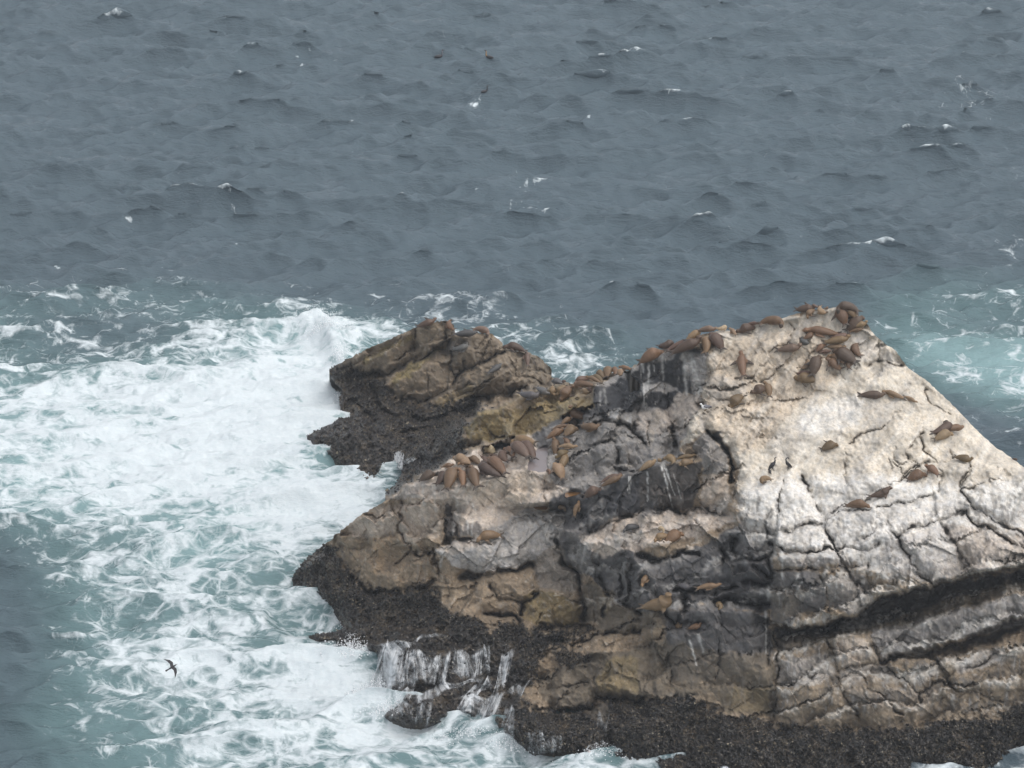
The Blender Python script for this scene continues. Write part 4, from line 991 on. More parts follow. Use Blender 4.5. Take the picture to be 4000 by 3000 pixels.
def field(defs, fe):
    """foam cover laid out on the sea plane, borders warped by noise"""
    F = np.zeros_like(SX)
    for val, f, pl in defs:
        m = in_poly(FU, FV, poly(f, *pl)).astype(float)
        m = blur(m, fe / SROW)
        F = F * (1 - m) + val * m
    return F
w1, w2 = fbm(P0, .12, 4), fbm(P0 + 50, .12, 4)
w3 = fbm(P0 + 9, .35, 4, .6)
FU, FV = SUg + 150 * w1 + 90 * w3, SVg + 75 * w2 + 30 * w3
foam_defs = [(.30,'W',[(-300,640),(150,622),(300,632),(450,612),(600,640),(760,668),(900,672),(990,650),(1250,700),(1420,790),(1420,1000),(0,1400),(-300,1400)]),
 (.12,'W',[(60,705),(160,672),(330,700),(420,690),(470,735),(330,760),(120,760)]),
 (.40,'W',[(-300,800),(250,770),(520,715),(760,720),(760,1000),(-300,1000)]), (.54,'W',[(-300,850),(120,830),(330,790),(480,760),(640,700),(720,690),(770,740),(740,900),(600,1000),(0,980),(-300,960)]),
 (.80,'W',[(60,960),(240,890),(420,850),(560,800),(640,790),(700,830),(760,860),(700,930),(640,960),(700,1010),(790,1050),(850,1030),(830,1090),(740,1130),(640,1200),(560,1180),(430,1135),(220,1115),(60,1070)]),
 (.97,'W',[(600,760),(660,690),(740,700),(800,735),(770,760),(720,790),(745,850),(700,870),(640,850)]), (.42,'W',[(-300,1000),(60,1000),(230,1120),(430,1140),(600,1200),(630,1250),(740,1350),(690,1380),(800,1400),(840,1500),(960,1580),(1150,1620),(1450,1659),(1500,1900),(-300,1900)]),
 (.36,'W',[(330,1165),(420,1130),(500,1165),(540,1215),(430,1250),(330,1240)]), (.30,'W',[(300,1330),(430,1310),(520,1340),(560,1400),(420,1420),(320,1400)]), (.72,'W',[(380,1380),(560,1360),(700,1390),(780,1410),(820,1500),(930,1570),(1120,1605),(1100,1640),(800,1600),(560,1560),(420,1470)]),
 (.93,'W',[(640,1400),(760,1390),(810,1450),(850,1520),(990,1580),(1110,1590),(1180,1625),(1060,1640),(860,1590),(720,1520)]), (.42,'W',[(780,1600),(1000,1610),(1060,1659),(1060,1800),(700,1800)]), (.62,'W',[(600,1270),(650,1260),(740,1345),(690,1375),(620,1330)]),
 (.04,'W',[(-400,1120),(70,1120),(130,1250),(200,1330),(150,1430),(130,1550),(260,1659),(300,1900),(-400,1900)]),
 (.75,'W',[(1000,1620),(1400,1640),(1420,1659),(1500,1900),(1000,1900)]), (.8,'W',[(1420,1645),(2150,1665),(2212,1600),(2600,1560),(2600,1900),(1420,1900)]),
 (.30,'W',[(1880,690),(2010,715),(2212,750),(2500,760),(2500,1000),(2212,960),(2080,880),(1960,790)]), (.36,'W',[(1990,165),(2120,190),(2180,235),(2080,225)]), (.30,'W',[(1900,640),(2212,610),(2500,610),(2500,760),(2100,720)]),
 (.62,'W',[(2125,541),(2160,524),(2212,519),(2320,524),(2320,552),(2190,549)]),(.50,'W',[(1060,735),(1210,745),(1290,790),(1200,800),(1140,765)]), (.45,'W',[(870,665),(1000,640),(1060,690),(940,690)])]
FOAM = field(foam_defs, 60)
FOAM = FOAM * (1 + .9 * fbm(P0 + 70, .16, 4, .55) * (1 - smooth(.7, 1., FOAM)))
aer_defs = [(.35,'W',[(-300,640),(450,620),(760,680),(1400,760),(1400,1000),(1500,1900),(-300,1900)]), (.8,'W',[(-300,860),(400,800),(640,700),(780,700),(760,1000),(640,1240),(400,1160),(-300,1120)]),
 (.55,'W',[(150,1130),(640,1230),(760,1400),(1000,1590),(1400,1640),(1400,1900),(400,1900),(150,1500)]), (.9,'W',[(330,1150),(500,1140),(560,1220),(350,1250)]), (.95,'W',[(600,740),(760,700),(760,880),(640,860)]),
 (.1,'W',[(-400,1130),(40,1130),(110,1330),(50,1550),(140,1900),(-400,1900)]), (1.,'W',[(1890,690),(2020,715),(2212,735),(2500,760),(2500,880),(2212,880),(2060,850),(1960,780)]), (.25,'W',[(1050,690),(1450,740),(1450,860),(1100,800)]),
 (.4,'W',[(1850,620),(2212,600),(2500,600),(2500,700),(1900,700)]), (.0,'W',[(60,705),(330,690),(460,730),(330,750),(120,750)])]
AER = field(aer_defs, 60)
wdx, wdy, wz = waves(SX, SY)
cw = .5 * w1[..., None] * np.array([2.0, 2.0, 0]) 
def ridged(sc, o):
    q = (P0 + cw) * np.array([.40, 1.0, 1.0]) * sc
    return (.5 - np.abs(perlin(q[..., 0] + o, q[..., 1] - .35 * q[..., 0] + o, q[..., 2] + .37 + o)) * 1.6)
crest_env = .55 + .6 * smooth(-.35, .45, wz)
wz = wz + crest_env * (.10 * ridged(.42, 3.) + .085 * ridged(.85, 8.) + .045 * ridged(1.7, 5.)) * np.clip(1.15 - .5 * fbm(P0, .05, 3), .6, 1.4)
shelter = 1 - .45 * blur(np.clip(AER, 0, 1), 10)
SWELL = np.zeros_like(SX)
# breaking swell against the outlying rock and a few rollers in the white water
for f, line, hgt, wid in [('W',[(330,775),(480,752),(600,718),(690,722),(770,748)],1.0,2.2),('W',[(675,728),(715,742),(742,775)],.8,1.1),('W',[(130,830),(330,850),(560,800)],.5,2.0),('W',[(300,1195),(420,1165),(540,1185)],.55,1.6),('W',[(330,1340),(430,1322),(560,1350)],.5,1.5),
                          ('W',[(0,700),(240,700),(430,690)],.5,2.5),('W',[(1880,720),(2050,745),(2300,790)],.6,2.5)]:
    P = poly(f, *line)
    wp = []
    for u, v in P:
        r = ray(u, v); t = CAM_H / -r[2]; wp.append((r[0] * t, r[1] * t))
    d = np.full(SX.shape, 1e9)
    for a, b in zip(wp[:-1], wp[1:]):
        d = np.minimum(d, seg_dist(SX + 1.5 * w1, SY + 1.5 * w2, a, b)[0])
    SWELL += hgt * np.exp(-(d / wid) ** 2)
ch1 = fbm(P0, .55, 4, .55); ch2 = fbm(P0, 2.0, 3, .55, 4.)
ch3 = fbm(P0, 1.4, 4, .62, 19.)
SZ = wz * shelter + SWELL * (1 + .35 * ch1) + np.clip(FOAM, 0, 1) * (.26 * ch1 + .15 * ch2 + .30 * np.clip(SWELL - .4, 0, 2) * ch3)
# whitecaps: highest crests and the ones seen in the photo
caps = smooth(1.2, 1.6, wz + .25 * ch1) * .38
for x, y, rx, ry in [(1022,213,14,6),(1140,402,30,6),(1112,450,10,12),(1032,415,14,5),(1155,447,16,4),(1850,460,22,6),(1690,515,14,4),(2180,533,34,12),(655,132,12,4),(760,262,26,6),(945,656,20,5),(2072,628,18,7),(1945,640,20,6),(515,455,12,5),(540,540,18,5),(1265,265,20,4),(1500,455,30,4),(2190,425,18,5),(300,484,14,3),(130,590,12,3),(1700,625,18,4),(2190,385,20,4)]:
    u, v = fr('W', x, y)
    caps = np.maximum(caps, (.62 * smooth(-.35, .25, ch2 + .4 * ch1) * np.exp(-((FU - u + 30 * w2) / (rx * 2.2)) ** 2 - ((FV - v + 9 * ch1) / (ry * 1.7)) ** 2)))
FOAM = np.clip(np.maximum(FOAM, caps) , 0, 1)
FOAM = np.clip(FOAM + .10 * smooth(.2, .6, wz) * (FOAM > .1) , 0, 1)
SV_ = np.stack([SX + wdx * shelter, SY + wdy * shelter, SZ], -1)
nr, nc = SX.shape
sid = np.arange(nr * nc).reshape(nr, nc)
sq = np.stack([sid[1:, :-1], sid[1:, 1:], sid[:-1, 1:], sid[:-1, :-1]], -1).reshape(-1, 4)
farv = np.array([(-45000, -15000, -1.9), (45000, -15000, -1.9), (45000, 45000, -1.9), (-45000, 45000, -1.9)], float)
allv = np.concatenate([SV_.reshape(-1, 3), farv]); nb_ = nr * nc
sq = np.concatenate([sq, [[nb_, nb_ + 1, nb_ + 2, nb_ + 3]]])
me = np_mesh('sea_water', allv, sq, {'foam': np.concatenate([FOAM.ravel(), np.zeros(4)]), 'aeration': np.concatenate([np.clip(AER, 0, 1).ravel(), np.zeros(4)])})
mat_sea, nt, bs, out = new_mat('sea_water')
fo = nd(nt, 'ShaderNodeAttribute', attribute_name='foam'); ae = nd(nt, 'ShaderNodeAttribute', attribute_name='aeration')
geo = nd(nt, 'ShaderNodeNewGeometry')
mp = nd(nt, 'ShaderNodeMapping'); mp.inputs['Scale'].default_value = (.75, 1.0, .6)
nt.links.new(geo.outputs['Position'], mp.inputs['Vector'])
wn1 = nd(nt, 'ShaderNodeTexNoise', i_Scale=.40, i_Detail=2.2, i_Roughness=.5)
nt.links.new(mp.outputs[0], wn1.inputs['Vector'])
vm = nd(nt, 'ShaderNodeVectorMath', operation='MULTIPLY_ADD')
nt.links.new(wn1.outputs['Color'], vm.inputs[0]); vm.inputs[1].default_value = (2.2, 2.2, 1.0); nt.links.new(mp.outputs[0], vm.inputs[2])
def net(scale, w):
    v = nd(nt, 'ShaderNodeTexVoronoi', feature='DISTANCE_TO_EDGE', i_Scale=scale)
    nt.links.new(vm.outputs[0], v.inputs['Vector'])
    wd = math_node(nt, 'MULTIPLY_ADD', fo.outputs['Fac'], w, -.02 * w)
    return math_node(nt, 'SUBTRACT', 1.0, math_node(nt, 'DIVIDE', v.outputs['Distance'], math_node(nt, 'MAXIMUM', wd, .004)), clamp=True)
na = net(.42, .30); nb = net(1.0, .34); nc_ = net(2.3, .30)
fn = nd(nt, 'ShaderNodeTexNoise', i_Scale=.9, i_Detail=6.0, i_Roughness=.62)
nt.links.new(vm.outputs[0], fn.inputs['Vector'])
fine = nd(nt, 'ShaderNodeTexNoise', i_Scale=4.0, i_Detail=4.0, i_Roughness=.65)
nt.links.new(mp.outputs[0], fine.inputs['Vector'])
# patches: noise against the cover
thr = math_node(nt, 'SUBTRACT', math_node(nt, 'MULTIPLY_ADD', fn.outputs['Fac'], 2.3, -.65), math_node(nt, 'SUBTRACT', 1.03, math_node(nt, 'MULTIPLY', fo.outputs['Fac'], 1.14)))
patch = ramp(nt, thr, (-.02, .34))
lace = math_node(nt, 'MAXIMUM', math_node(nt, 'POWER', na, .6), math_node(nt, 'MAXIMUM', math_node(nt, 'MULTIPLY', nb, .8), math_node(nt, 'MULTIPLY', nc_, .35)))
lgate = ramp(nt, math_node(nt, 'ADD', fo.outputs['Fac'], math_node(nt, 'MULTIPLY_ADD', fn.outputs['Fac'], 1.8, -.92)), (.16, .52))
lace = math_node(nt, 'MULTIPLY', lace, lgate)
lace = math_node(nt, 'MULTIPLY', lace, math_node(nt, 'MULTIPLY_ADD', fine.outputs['Fac'], 1.5, .35), clamp=True)
foam = math_node(nt, 'MAXIMUM', patch, lace, clamp=True)
deep = (.090, .126, .150)
body = mix_col(nt, math_node(nt, 'POWER', ae.outputs['Fac'], 1.7), mix_col(nt, ramp(nt, ae.outputs['Fac'], (.0, .5)), deep, (.075, .135, .145)), (.32, .49, .50))
bn = nd(nt, 'ShaderNodeTexNoise', i_Scale=.35, i_Detail=3.0); nt.links.new(mp.outputs[0], bn.inputs['Vector'])
body = mix_col(nt, math_node(nt, 'MULTIPLY', bn.outputs['Fac'], .25), body, (.05, .085, .10))
fcol = mix_col(nt, fine.outputs['Fac'], (.49, .565, .59), (.69, .725, .74))
col = mix_col(nt, foam, body, fcol)
nt.links.new(col, bs.inputs['Base Color'])
nt.links.new(math_node(nt, 'MULTIPLY_ADD', foam, .62, .16), bs.inputs['Roughness'])
bs.inputs['IOR'].default_value = 1.333
b1 = nd(nt, 'ShaderNodeTexNoise', i_Scale=1.9, i_Detail=8.0, i_Roughness=.72)
mp2 = nd(nt, 'ShaderNodeMapping'); mp2.inputs['Scale'].default_value = (.42, 1.15, 1.0); mp2.inputs['Rotation'].default_value = (0, 0, .2)
nt.links.new(geo.outputs['Position'], mp2.inputs['Vector']); nt.links.new(mp2.outputs[0], b1.inputs['Vector'])
hgt = math_node(nt, 'ADD', math_node(nt, 'MULTIPLY', b1.outputs['Fac'], math_node(nt, 'MULTIPLY_ADD', foam, -.55, 1.0)), math_node(nt, 'MULTIPLY', foam, .35))
bp = nd(nt, 'ShaderNodeBump', i_Strength=1.0, i_Distance=.34); nt.links.new(hgt, bp.inputs['Height']); nt.links.new(bp.outputs[0], bs.inputs['Normal'])
me.materials.append(mat_sea)
sea = link('sea_water', me); sea['kind'] = 'structure'

def sea_z(u, v):
    j = int(np.clip(round((v - rows_v[0]) / SROW), 0, nr - 1)); i = int(np.clip(round(((u - 2000) / FOC - cols_a[0]) / (cols_a[1] - cols_a[0])), 0, nc - 1))
    return Vector(SV_[j, i])

# ------------------------------------------------------------------ running water on the low ledges: tapered strands that follow the rock
mat_fall, nt, bs, out = new_mat('falling_water')
bs.inputs['Base Color'].default_value = (.80, .83, .85, 1); bs.inputs['Roughness'].default_value = .4; bs.inputs['Alpha'].default_value = .55
def strands(name, sets, seed, offs=.12):
    r = np.random.default_rng(seed)
    VS, TS = [], []
    for f, A, B, n, wmin, wmax, wander in sets:
        A, B = np.array(poly(f, *A)), np.array(poly(f, *B))
        def along(L, s):
            d = np.r_[0, np.cumsum(np.linalg.norm(np.diff(L, axis=0), axis=1))]; d /= d[-1]
            return np.array([np.interp(s, d, L[:, 0]), np.interp(s, d, L[:, 1])])
        clump = np.sort(r.uniform(0, 1, 9))
        for _ in range(int(n * .36)):
            s = r.uniform(0, 1); s = s if r.uniform() < .22 else float(np.clip(clump[int(s * len(clump))] + r.normal() * .035, 0, 1))
            a, b = along(A, s), along(B, np.clip(s + r.normal() * .02, 0, 1))
            e0, e1 = sorted(r.uniform(0, 1, 2)); e1 = min(1, e1 + .35); e0 = e0 * .6
            m = 9
            tt = np.linspace(e0, e1, m)
            ph_ = r.uniform(0, 6.28); wa = wander * r.uniform(.3, 1)
            w0 = wmin + (wmax - wmin) * r.uniform() ** 2.2
            base_i = len(VS)
            for q, t in enumerate(tt):
                p = a + (b - a) * t + np.array([wa * math.sin(ph_ + t * 7) + r.normal() * wander * .15, 0])
                c_, nrm = surf(p[0], p[1])
                nrm = (nrm + Vector((0, -.5, .2))).normalized()
                wd = w0 * math.sin(math.pi * (.08 + .84 * q / (m - 1))) + .008
                c_ = c_ + nrm * offs * r.uniform(.4, 1.4)
                VS.append(c_ + Vector((-wd, 0, 0))); VS.append(c_ + nrm * wd * .6); VS.append(c_ + Vector((wd, 0, 0)))
            for q in range(m - 1):
                o0, o1 = base_i + q * 3, base_i + q * 3 + 3
                TS += [(o0, o0 + 1, o1 + 1, o1), (o0 + 1, o0 + 2, o1 + 2, o1 + 1), (o0 + 2, o0, o1, o1 + 2)]
    me = np_mesh(name, np.array([tuple(v) for v in VS]), np.array(TS))
    me.materials.append(mat_fall)
    ob = link(name, me)
    return ob
mat_veil, nt, bs, out = new_mat('veil_of_water')
bs.inputs['Base Color'].default_value = (.80, .83, .85, 1); bs.inputs['Roughness'].default_value = .45
va = nd(nt, 'ShaderNodeAttribute', attribute_name='veil'); sa = nd(nt, 'ShaderNodeAttribute', attribute_name='run')
vn = nd(nt, 'ShaderNodeTexNoise', i_Scale=.62, i_Detail=6.0, i_Roughness=.72, i_Distortion=.5)
nt.links.new(sa.outputs['Color'], vn.inputs['Vector'])
vt = math_node(nt, 'SUBTRACT', math_node(nt, 'MULTIPLY_ADD', vn.outputs['Fac'], 2.4, -.70), math_node(nt, 'SUBTRACT', .95, va.outputs['Fac']))
nt.links.new(math_node(nt, 'MULTIPLY', ramp(nt, vt, (-.30, .75)), .88), bs.inputs['Alpha'])
def veils(name, sets):
    VS, QS, VE, RU = [], [], [], []
    for si_, (f, A, B, dens, offs, freq) in enumerate(sets):
        A, B = np.array(densify2(poly(f, *A))), np.array(densify2(poly(f, *B)))
        def along(L, s):
            d = np.r_[0, np.cumsum(np.linalg.norm(np.diff(L, axis=0), axis=1))]; d /= d[-1]
            return np.array([np.interp(s, d, L[:, 0]), np.interp(s, d, L[:, 1])])
        wid = np.linalg.norm(A[-1] - A[0]); hgt = np.linalg.norm(A.mean(0) - B.mean(0))
        nx_, ny_ = max(8, int(wid / 5)), max(6, int(hgt / 5))
        i0 = len(VS)
        for q in range(ny_ + 1):
            for p in range(nx_ + 1):
                s, t = p / nx_, q / ny_
                uv = along(A, s) * (1 - t) + along(B, s) * t
                uv = uv + np.array([9 * math.sin(s * 9 + si_ + 2 * t), (1 - t) * 9 * math.sin(s * 11 + si_) + t * 16 * math.sin(s * 7 + 2 * si_) + 5 * math.sin(s * 23 + si_)])
                c_, nrm = surf(uv[0], uv[1])
                nrm = (nrm + Vector((0, -.6, .3))).normalized()
                VS.append(c_ + nrm * (offs + .05 * math.sin(s * 31 + si_) * t))
                e = min(1, min(s, 1 - s) * 7) * min(1, (1 - t) * 5 + .25) * min(1, t * 6 + .45)
                sm_ = .5 * math.sin(s * 13 + si_ * 2.1) + .5 * math.sin(s * 29 + si_ + 2.0 * t)
                VE.append(dens * e * (.80 + .30 * sm_) - .10 * (1 - min(1, min(s, 1 - s) * 5)))
                RU.append((s * wid * freq / 10 + si_ * 7.3, t * hgt * freq / 60, si_ * 3.1))
        for q in range(ny_):
            for p in range(nx_):
                a = i0 + q * (nx_ + 1) + p
                QS.append((a, a + nx_ + 1, a + nx_ + 2, a + 1))
    me = np_mesh(name, np.array([tuple(v) for v in VS]), np.array(QS), {'veil': np.array(VE), 'run': np.array(RU)})
    me.materials.append(mat_veil)
    return link(name, me)
def densify2(L):
    return L
ob = veils('waterfall', [('P4', [(585,905),(680,890),(760,932)], [(520,1120),(640,1230),(760,1190)], .88, .14, .8), ('P4', [(700,930),(760,930),(930,957),(1080,945)], [(680,1220),(790,1180),(960,1140),(1080,1115)], .66, .12, .8), ('P4', [(1040,945),(1230,930),(1285,915)], [(1040,1120),(1230,1110),(1285,1090)], .56, .10, .8),
                         ('P4', [(560,925),(720,872),(900,845),(1040,830)], [(600,965),(760,915),(930,880),(1050,850)], .60, .08, .5)])
tag(ob, 'white water pouring over the long black ledge at lower left', 'waterfall', kind='stuff')
ob = veils('waterfall', [('P4', [(1325,1050),(1395,935),(1450,900)], [(1285,1210),(1350,1195),(1400,1160)], .70, .12, .7), ('P4', [(1050,1275),(1130,1225),(1280,1205),(1410,1190)], [(1005,1395),(1140,1345),(1250,1430),(1340,1410)], .80, .14, .7), ('P4', [(1400,1185),(1480,1135),(1570,1105)], [(1385,1245),(1450,1205),(1550,1160)], .60, .10, .6),
                         ('P4', [(1200,1165),(1300,1085)], [(1090,1240),(1300,1205)], .80, .12, .6), ('P4', [(1395,1290),(1445,1280)], [(1320,1450),(1435,1490)], .52, .10, .8)])
tag(ob, 'white cascade tumbling down the black gully right of the washed boulder', 'waterfall', kind='stuff')
ob = veils('water_sheen', [('P4', [(750,1228),(950,1160),(1150,1106),(1290,1090)], [(780,1262),(960,1212),(1160,1160),(1290,1118)], .66, .08, .5), ('P4', [(640,1290),(800,1260),(960,1240)], [(620,1355),(800,1390),(960,1395)], .46, .07, .9), ('P4', [(760,1190),(840,1125)], [(730,1245),(820,1210)], .7, .08, .5)])
tag(ob, 'thin streams of white water running off the low black boulder', 'water', kind='stuff')
ob = veils('trickling_water', [('P4', [(1470,1420),(1600,1440),(1760,1460)], [(1490,1560),(1620,1580),(1760,1575)], .45, .09, .9), ('P4', [(1940,1320),(2030,1320)], [(1950,1400),(2010,1500)], .44, .09, .9), ('P4', [(1250,895),(1285,895)], [(1258,1080),(1300,1085)], .56, .09, .9), ('P4', [(2010,1480),(1890,1530)], [(2000,1540),(1850,1590)], .5, .09, .7)])
tag(ob, 'faint trickles of water down the black mussel wall at bottom', 'water', kind='stuff')
ob = strands('waterfall', [('P1', [(690,985),(745,960)], [(680,1060),(745,1085)], 150, .012, .04, 8), ('P1', [(770,1000),(860,1010)], [(745,1060),(800,1040)], 60, .01, .03, 6)], 6)
tag(ob, 'white spray splashing up in the narrow channel between the rocks', 'splash', kind='stuff')

mat_spray, nt, bs, out = new_mat('sea_spray')
bs.inputs['Base Color'].default_value = (.92, .93, .94, 1); bs.inputs['Roughness'].default_value = .9
tr = nd(nt, 'ShaderNodeBsdfTranslucent'); tr.inputs['Color'].default_value = (.96, .97, .98, 1)
mx = nd(nt, 'ShaderNodeMixShader'); mx.inputs[0].default_value = .5
nt.links.new(bs.outputs[0], mx.inputs[1]); nt.links.new(tr.outputs[0], mx.inputs[2]); nt.links.new(mx.outputs[0], out.inputs['Surface'])
# spray thrown up where swell meets rock: small drops and clots of froth
def spray(name, spots, seed):
    r = np.random.default_rng(seed)
    VS, TS = [], []
    for f, x, y, rx, ry, n, smin, smax in spots:
        for _ in range(n):
            g = r.normal(size=2) * .5
            u, v = fr(f, x + g[0] * rx, y)
            lift = abs(r.normal()) * ry
            p = sea_z(u, v) + Vector((0, r.normal() * .6, lift * (1 - .5 * min(1, abs(g[0])))))
            s = r.uniform(smin, smax) * (1.2 - .6 * min(1, lift / max(ry * 2, 1e-6)))
            i0 = len(VS)
            for d in ((1, 0, 0), (-1, 0, 0), (0, 1, 0), (0, -1, 0), (0, 0, 1), (0, 0, -1)):
                VS.append(p + Vector(d) * s * r.uniform(.6, 1.4))
            for a, b, c_ in ((0, 2, 4), (2, 1, 4), (1, 3, 4), (3, 0, 4), (2, 0, 5), (1, 2, 5), (3, 1, 5), (0, 3, 5)):
                TS.append((i0 + a, i0 + b, i0 + c_))
    me = np_mesh(name, np.array([tuple(v) for v in VS]), None, tris=np.array(TS))
    me.materials.append(mat_spray)
    return link(name, me)
ob = spray('sea_spray', [('W',712,738,45,.75,700,.012,.05),('W',735,780,22,.7,350,.012,.045),('W',650,716,50,.4,260,.012,.04),('W',735,850,14,.5,250,.02,.06)], 8)
tag(ob, 'burst of white spray where a wave breaks on the outlying rock', 'spray', kind='stuff')
ob = spray('sea_spray', [('W',760,1415,40,.35,500,.02,.07),('W',800,1480,50,.4,700,.02,.07),('W',850,1545,60,.3,400,.02,.06),('W',1000,1590,60,.25,300,.02,.05),('W',1100,1610,50,.3,300,.02,.06),('W',740,1350,20,.3,200,.02,.05),('W',1300,1640,60,.2,200,.02,.05)], 9)
tag(ob, 'white froth churning at the foot of the little waterfalls', 'spray', kind='stuff')
# ------------------------------------------------------------------ sea lions
mat_fur, nt, bs, out = new_mat('sea_lion_fur')
oi = nd(nt, 'ShaderNodeObjectInfo')
tcn = nd(nt, 'ShaderNodeTexCoord')
sx = nd(nt, 'ShaderNodeSeparateXYZ'); nt.links.new(tcn.outputs['Object'], sx.inputs[0])
nf = nd(nt, 'ShaderNodeTexNoise', i_Scale=6.0, i_Detail=4.0); nt.links.new(tcn.outputs['Object'], nf.inputs['Vector'])
dist = math_node(nt, 'ABSOLUTE', sx.outputs['Y'])
flip = ramp(nt, dist, (.19, .24))                               # bare dark flippers
mz = ramp(nt, sx.outputs['X'], (.455, .5))
tailm = ramp(nt, math_node(nt, 'MULTIPLY', sx.outputs['X'], -1.0), (.46, .54))
dk_ = math_node(nt, 'MAXIMUM', flip, math_node(nt, 'MAXIMUM', math_node(nt, 'MULTIPLY', mz, .5), tailm))
v1 = math_node(nt, 'MULTIPLY_ADD', nf.outputs['Fac'], 1.0, .5)
cbn = nd(nt, 'ShaderNodeCombineColor')
for i in range(3): nt.links.new(v1, cbn.inputs[i])
fc = mix_col(nt, 1.0, oi.outputs['Color'], cbn.outputs[0], 'MULTIPLY')
fc = mix_col(nt, math_node(nt, 'MULTIPLY', ramp(nt, sx.outputs['X'], (.02, .30)), .35), fc, mix_col(nt, 1.0, fc, (1.5, 1.42, 1.3), 'MULTIPLY'))
fc = mix_col(nt, math_node(nt, 'MULTIPLY', dk_, .8), fc, (.035, .028, .022))
nt.links.new(fc, bs.inputs['Base Color'])
bs.inputs['Roughness'].default_value = .55

PROF = [(-.50,.045,.032),(-.44,.078,.058),(-.36,.110,.090),(-.24,.146,.128),(-.10,.168,.152),(.02,.176,.168),(.11,.168,.168),(.19,.138,.146),(.26,.100,.112),(.315,.078,.088),(.36,.070,.078),(.40,.078,.082),(.435,.076,.074),(.465,.054,.050),(.49,.036,.032),(.505,.018,.018)]

def loft(bm_v, bm_f, path, frames, radii, n=12):
    i0 = len(bm_v)
    for p, (sd_, up), (rw, rh) in zip(path, frames, radii):
        for k_ in range(n):
            a = 2 * math.pi * k_ / n
            bm_v.append(p + sd_ * (rw * math.cos(a)) + up * (rh * math.sin(a)))
    m = len(path)
    for i in range(m - 1):
        for k_ in range(n):
            a, b = i0 + i * n + k_, i0 + i * n + (k_ + 1) % n
            bm_f.append((a, b, b + n, a + n))
    bm_f.append(tuple(i0 + k_ for k_ in reversed(range(n)))); bm_f.append(tuple(i0 + (m - 1) * n + k_ for k_ in range(n)))

def flipper(bv, bf, root, tip, width, thick, sweep=.0):
    root, tip = Vector(root), Vector(tip)
    d = (tip - root); up = Vector((0, 0, 1)); sd_ = d.cross(up).normalized(); up2 = sd_.cross(d).normalized()
    path, frm, rad = [], [], []
    for s, w in ((0, .8), (.25, 1.0), (.5, .85), (.75, .62), (.92, .38), (1, .14)):
        path.append(root + d * s + sd_ * (sweep * s * s)); frm.append((sd_, up2)); rad.append((width * w, thick * (1 - .5 * s)))
    loft(bv, bf, path, frm, rad, 8)

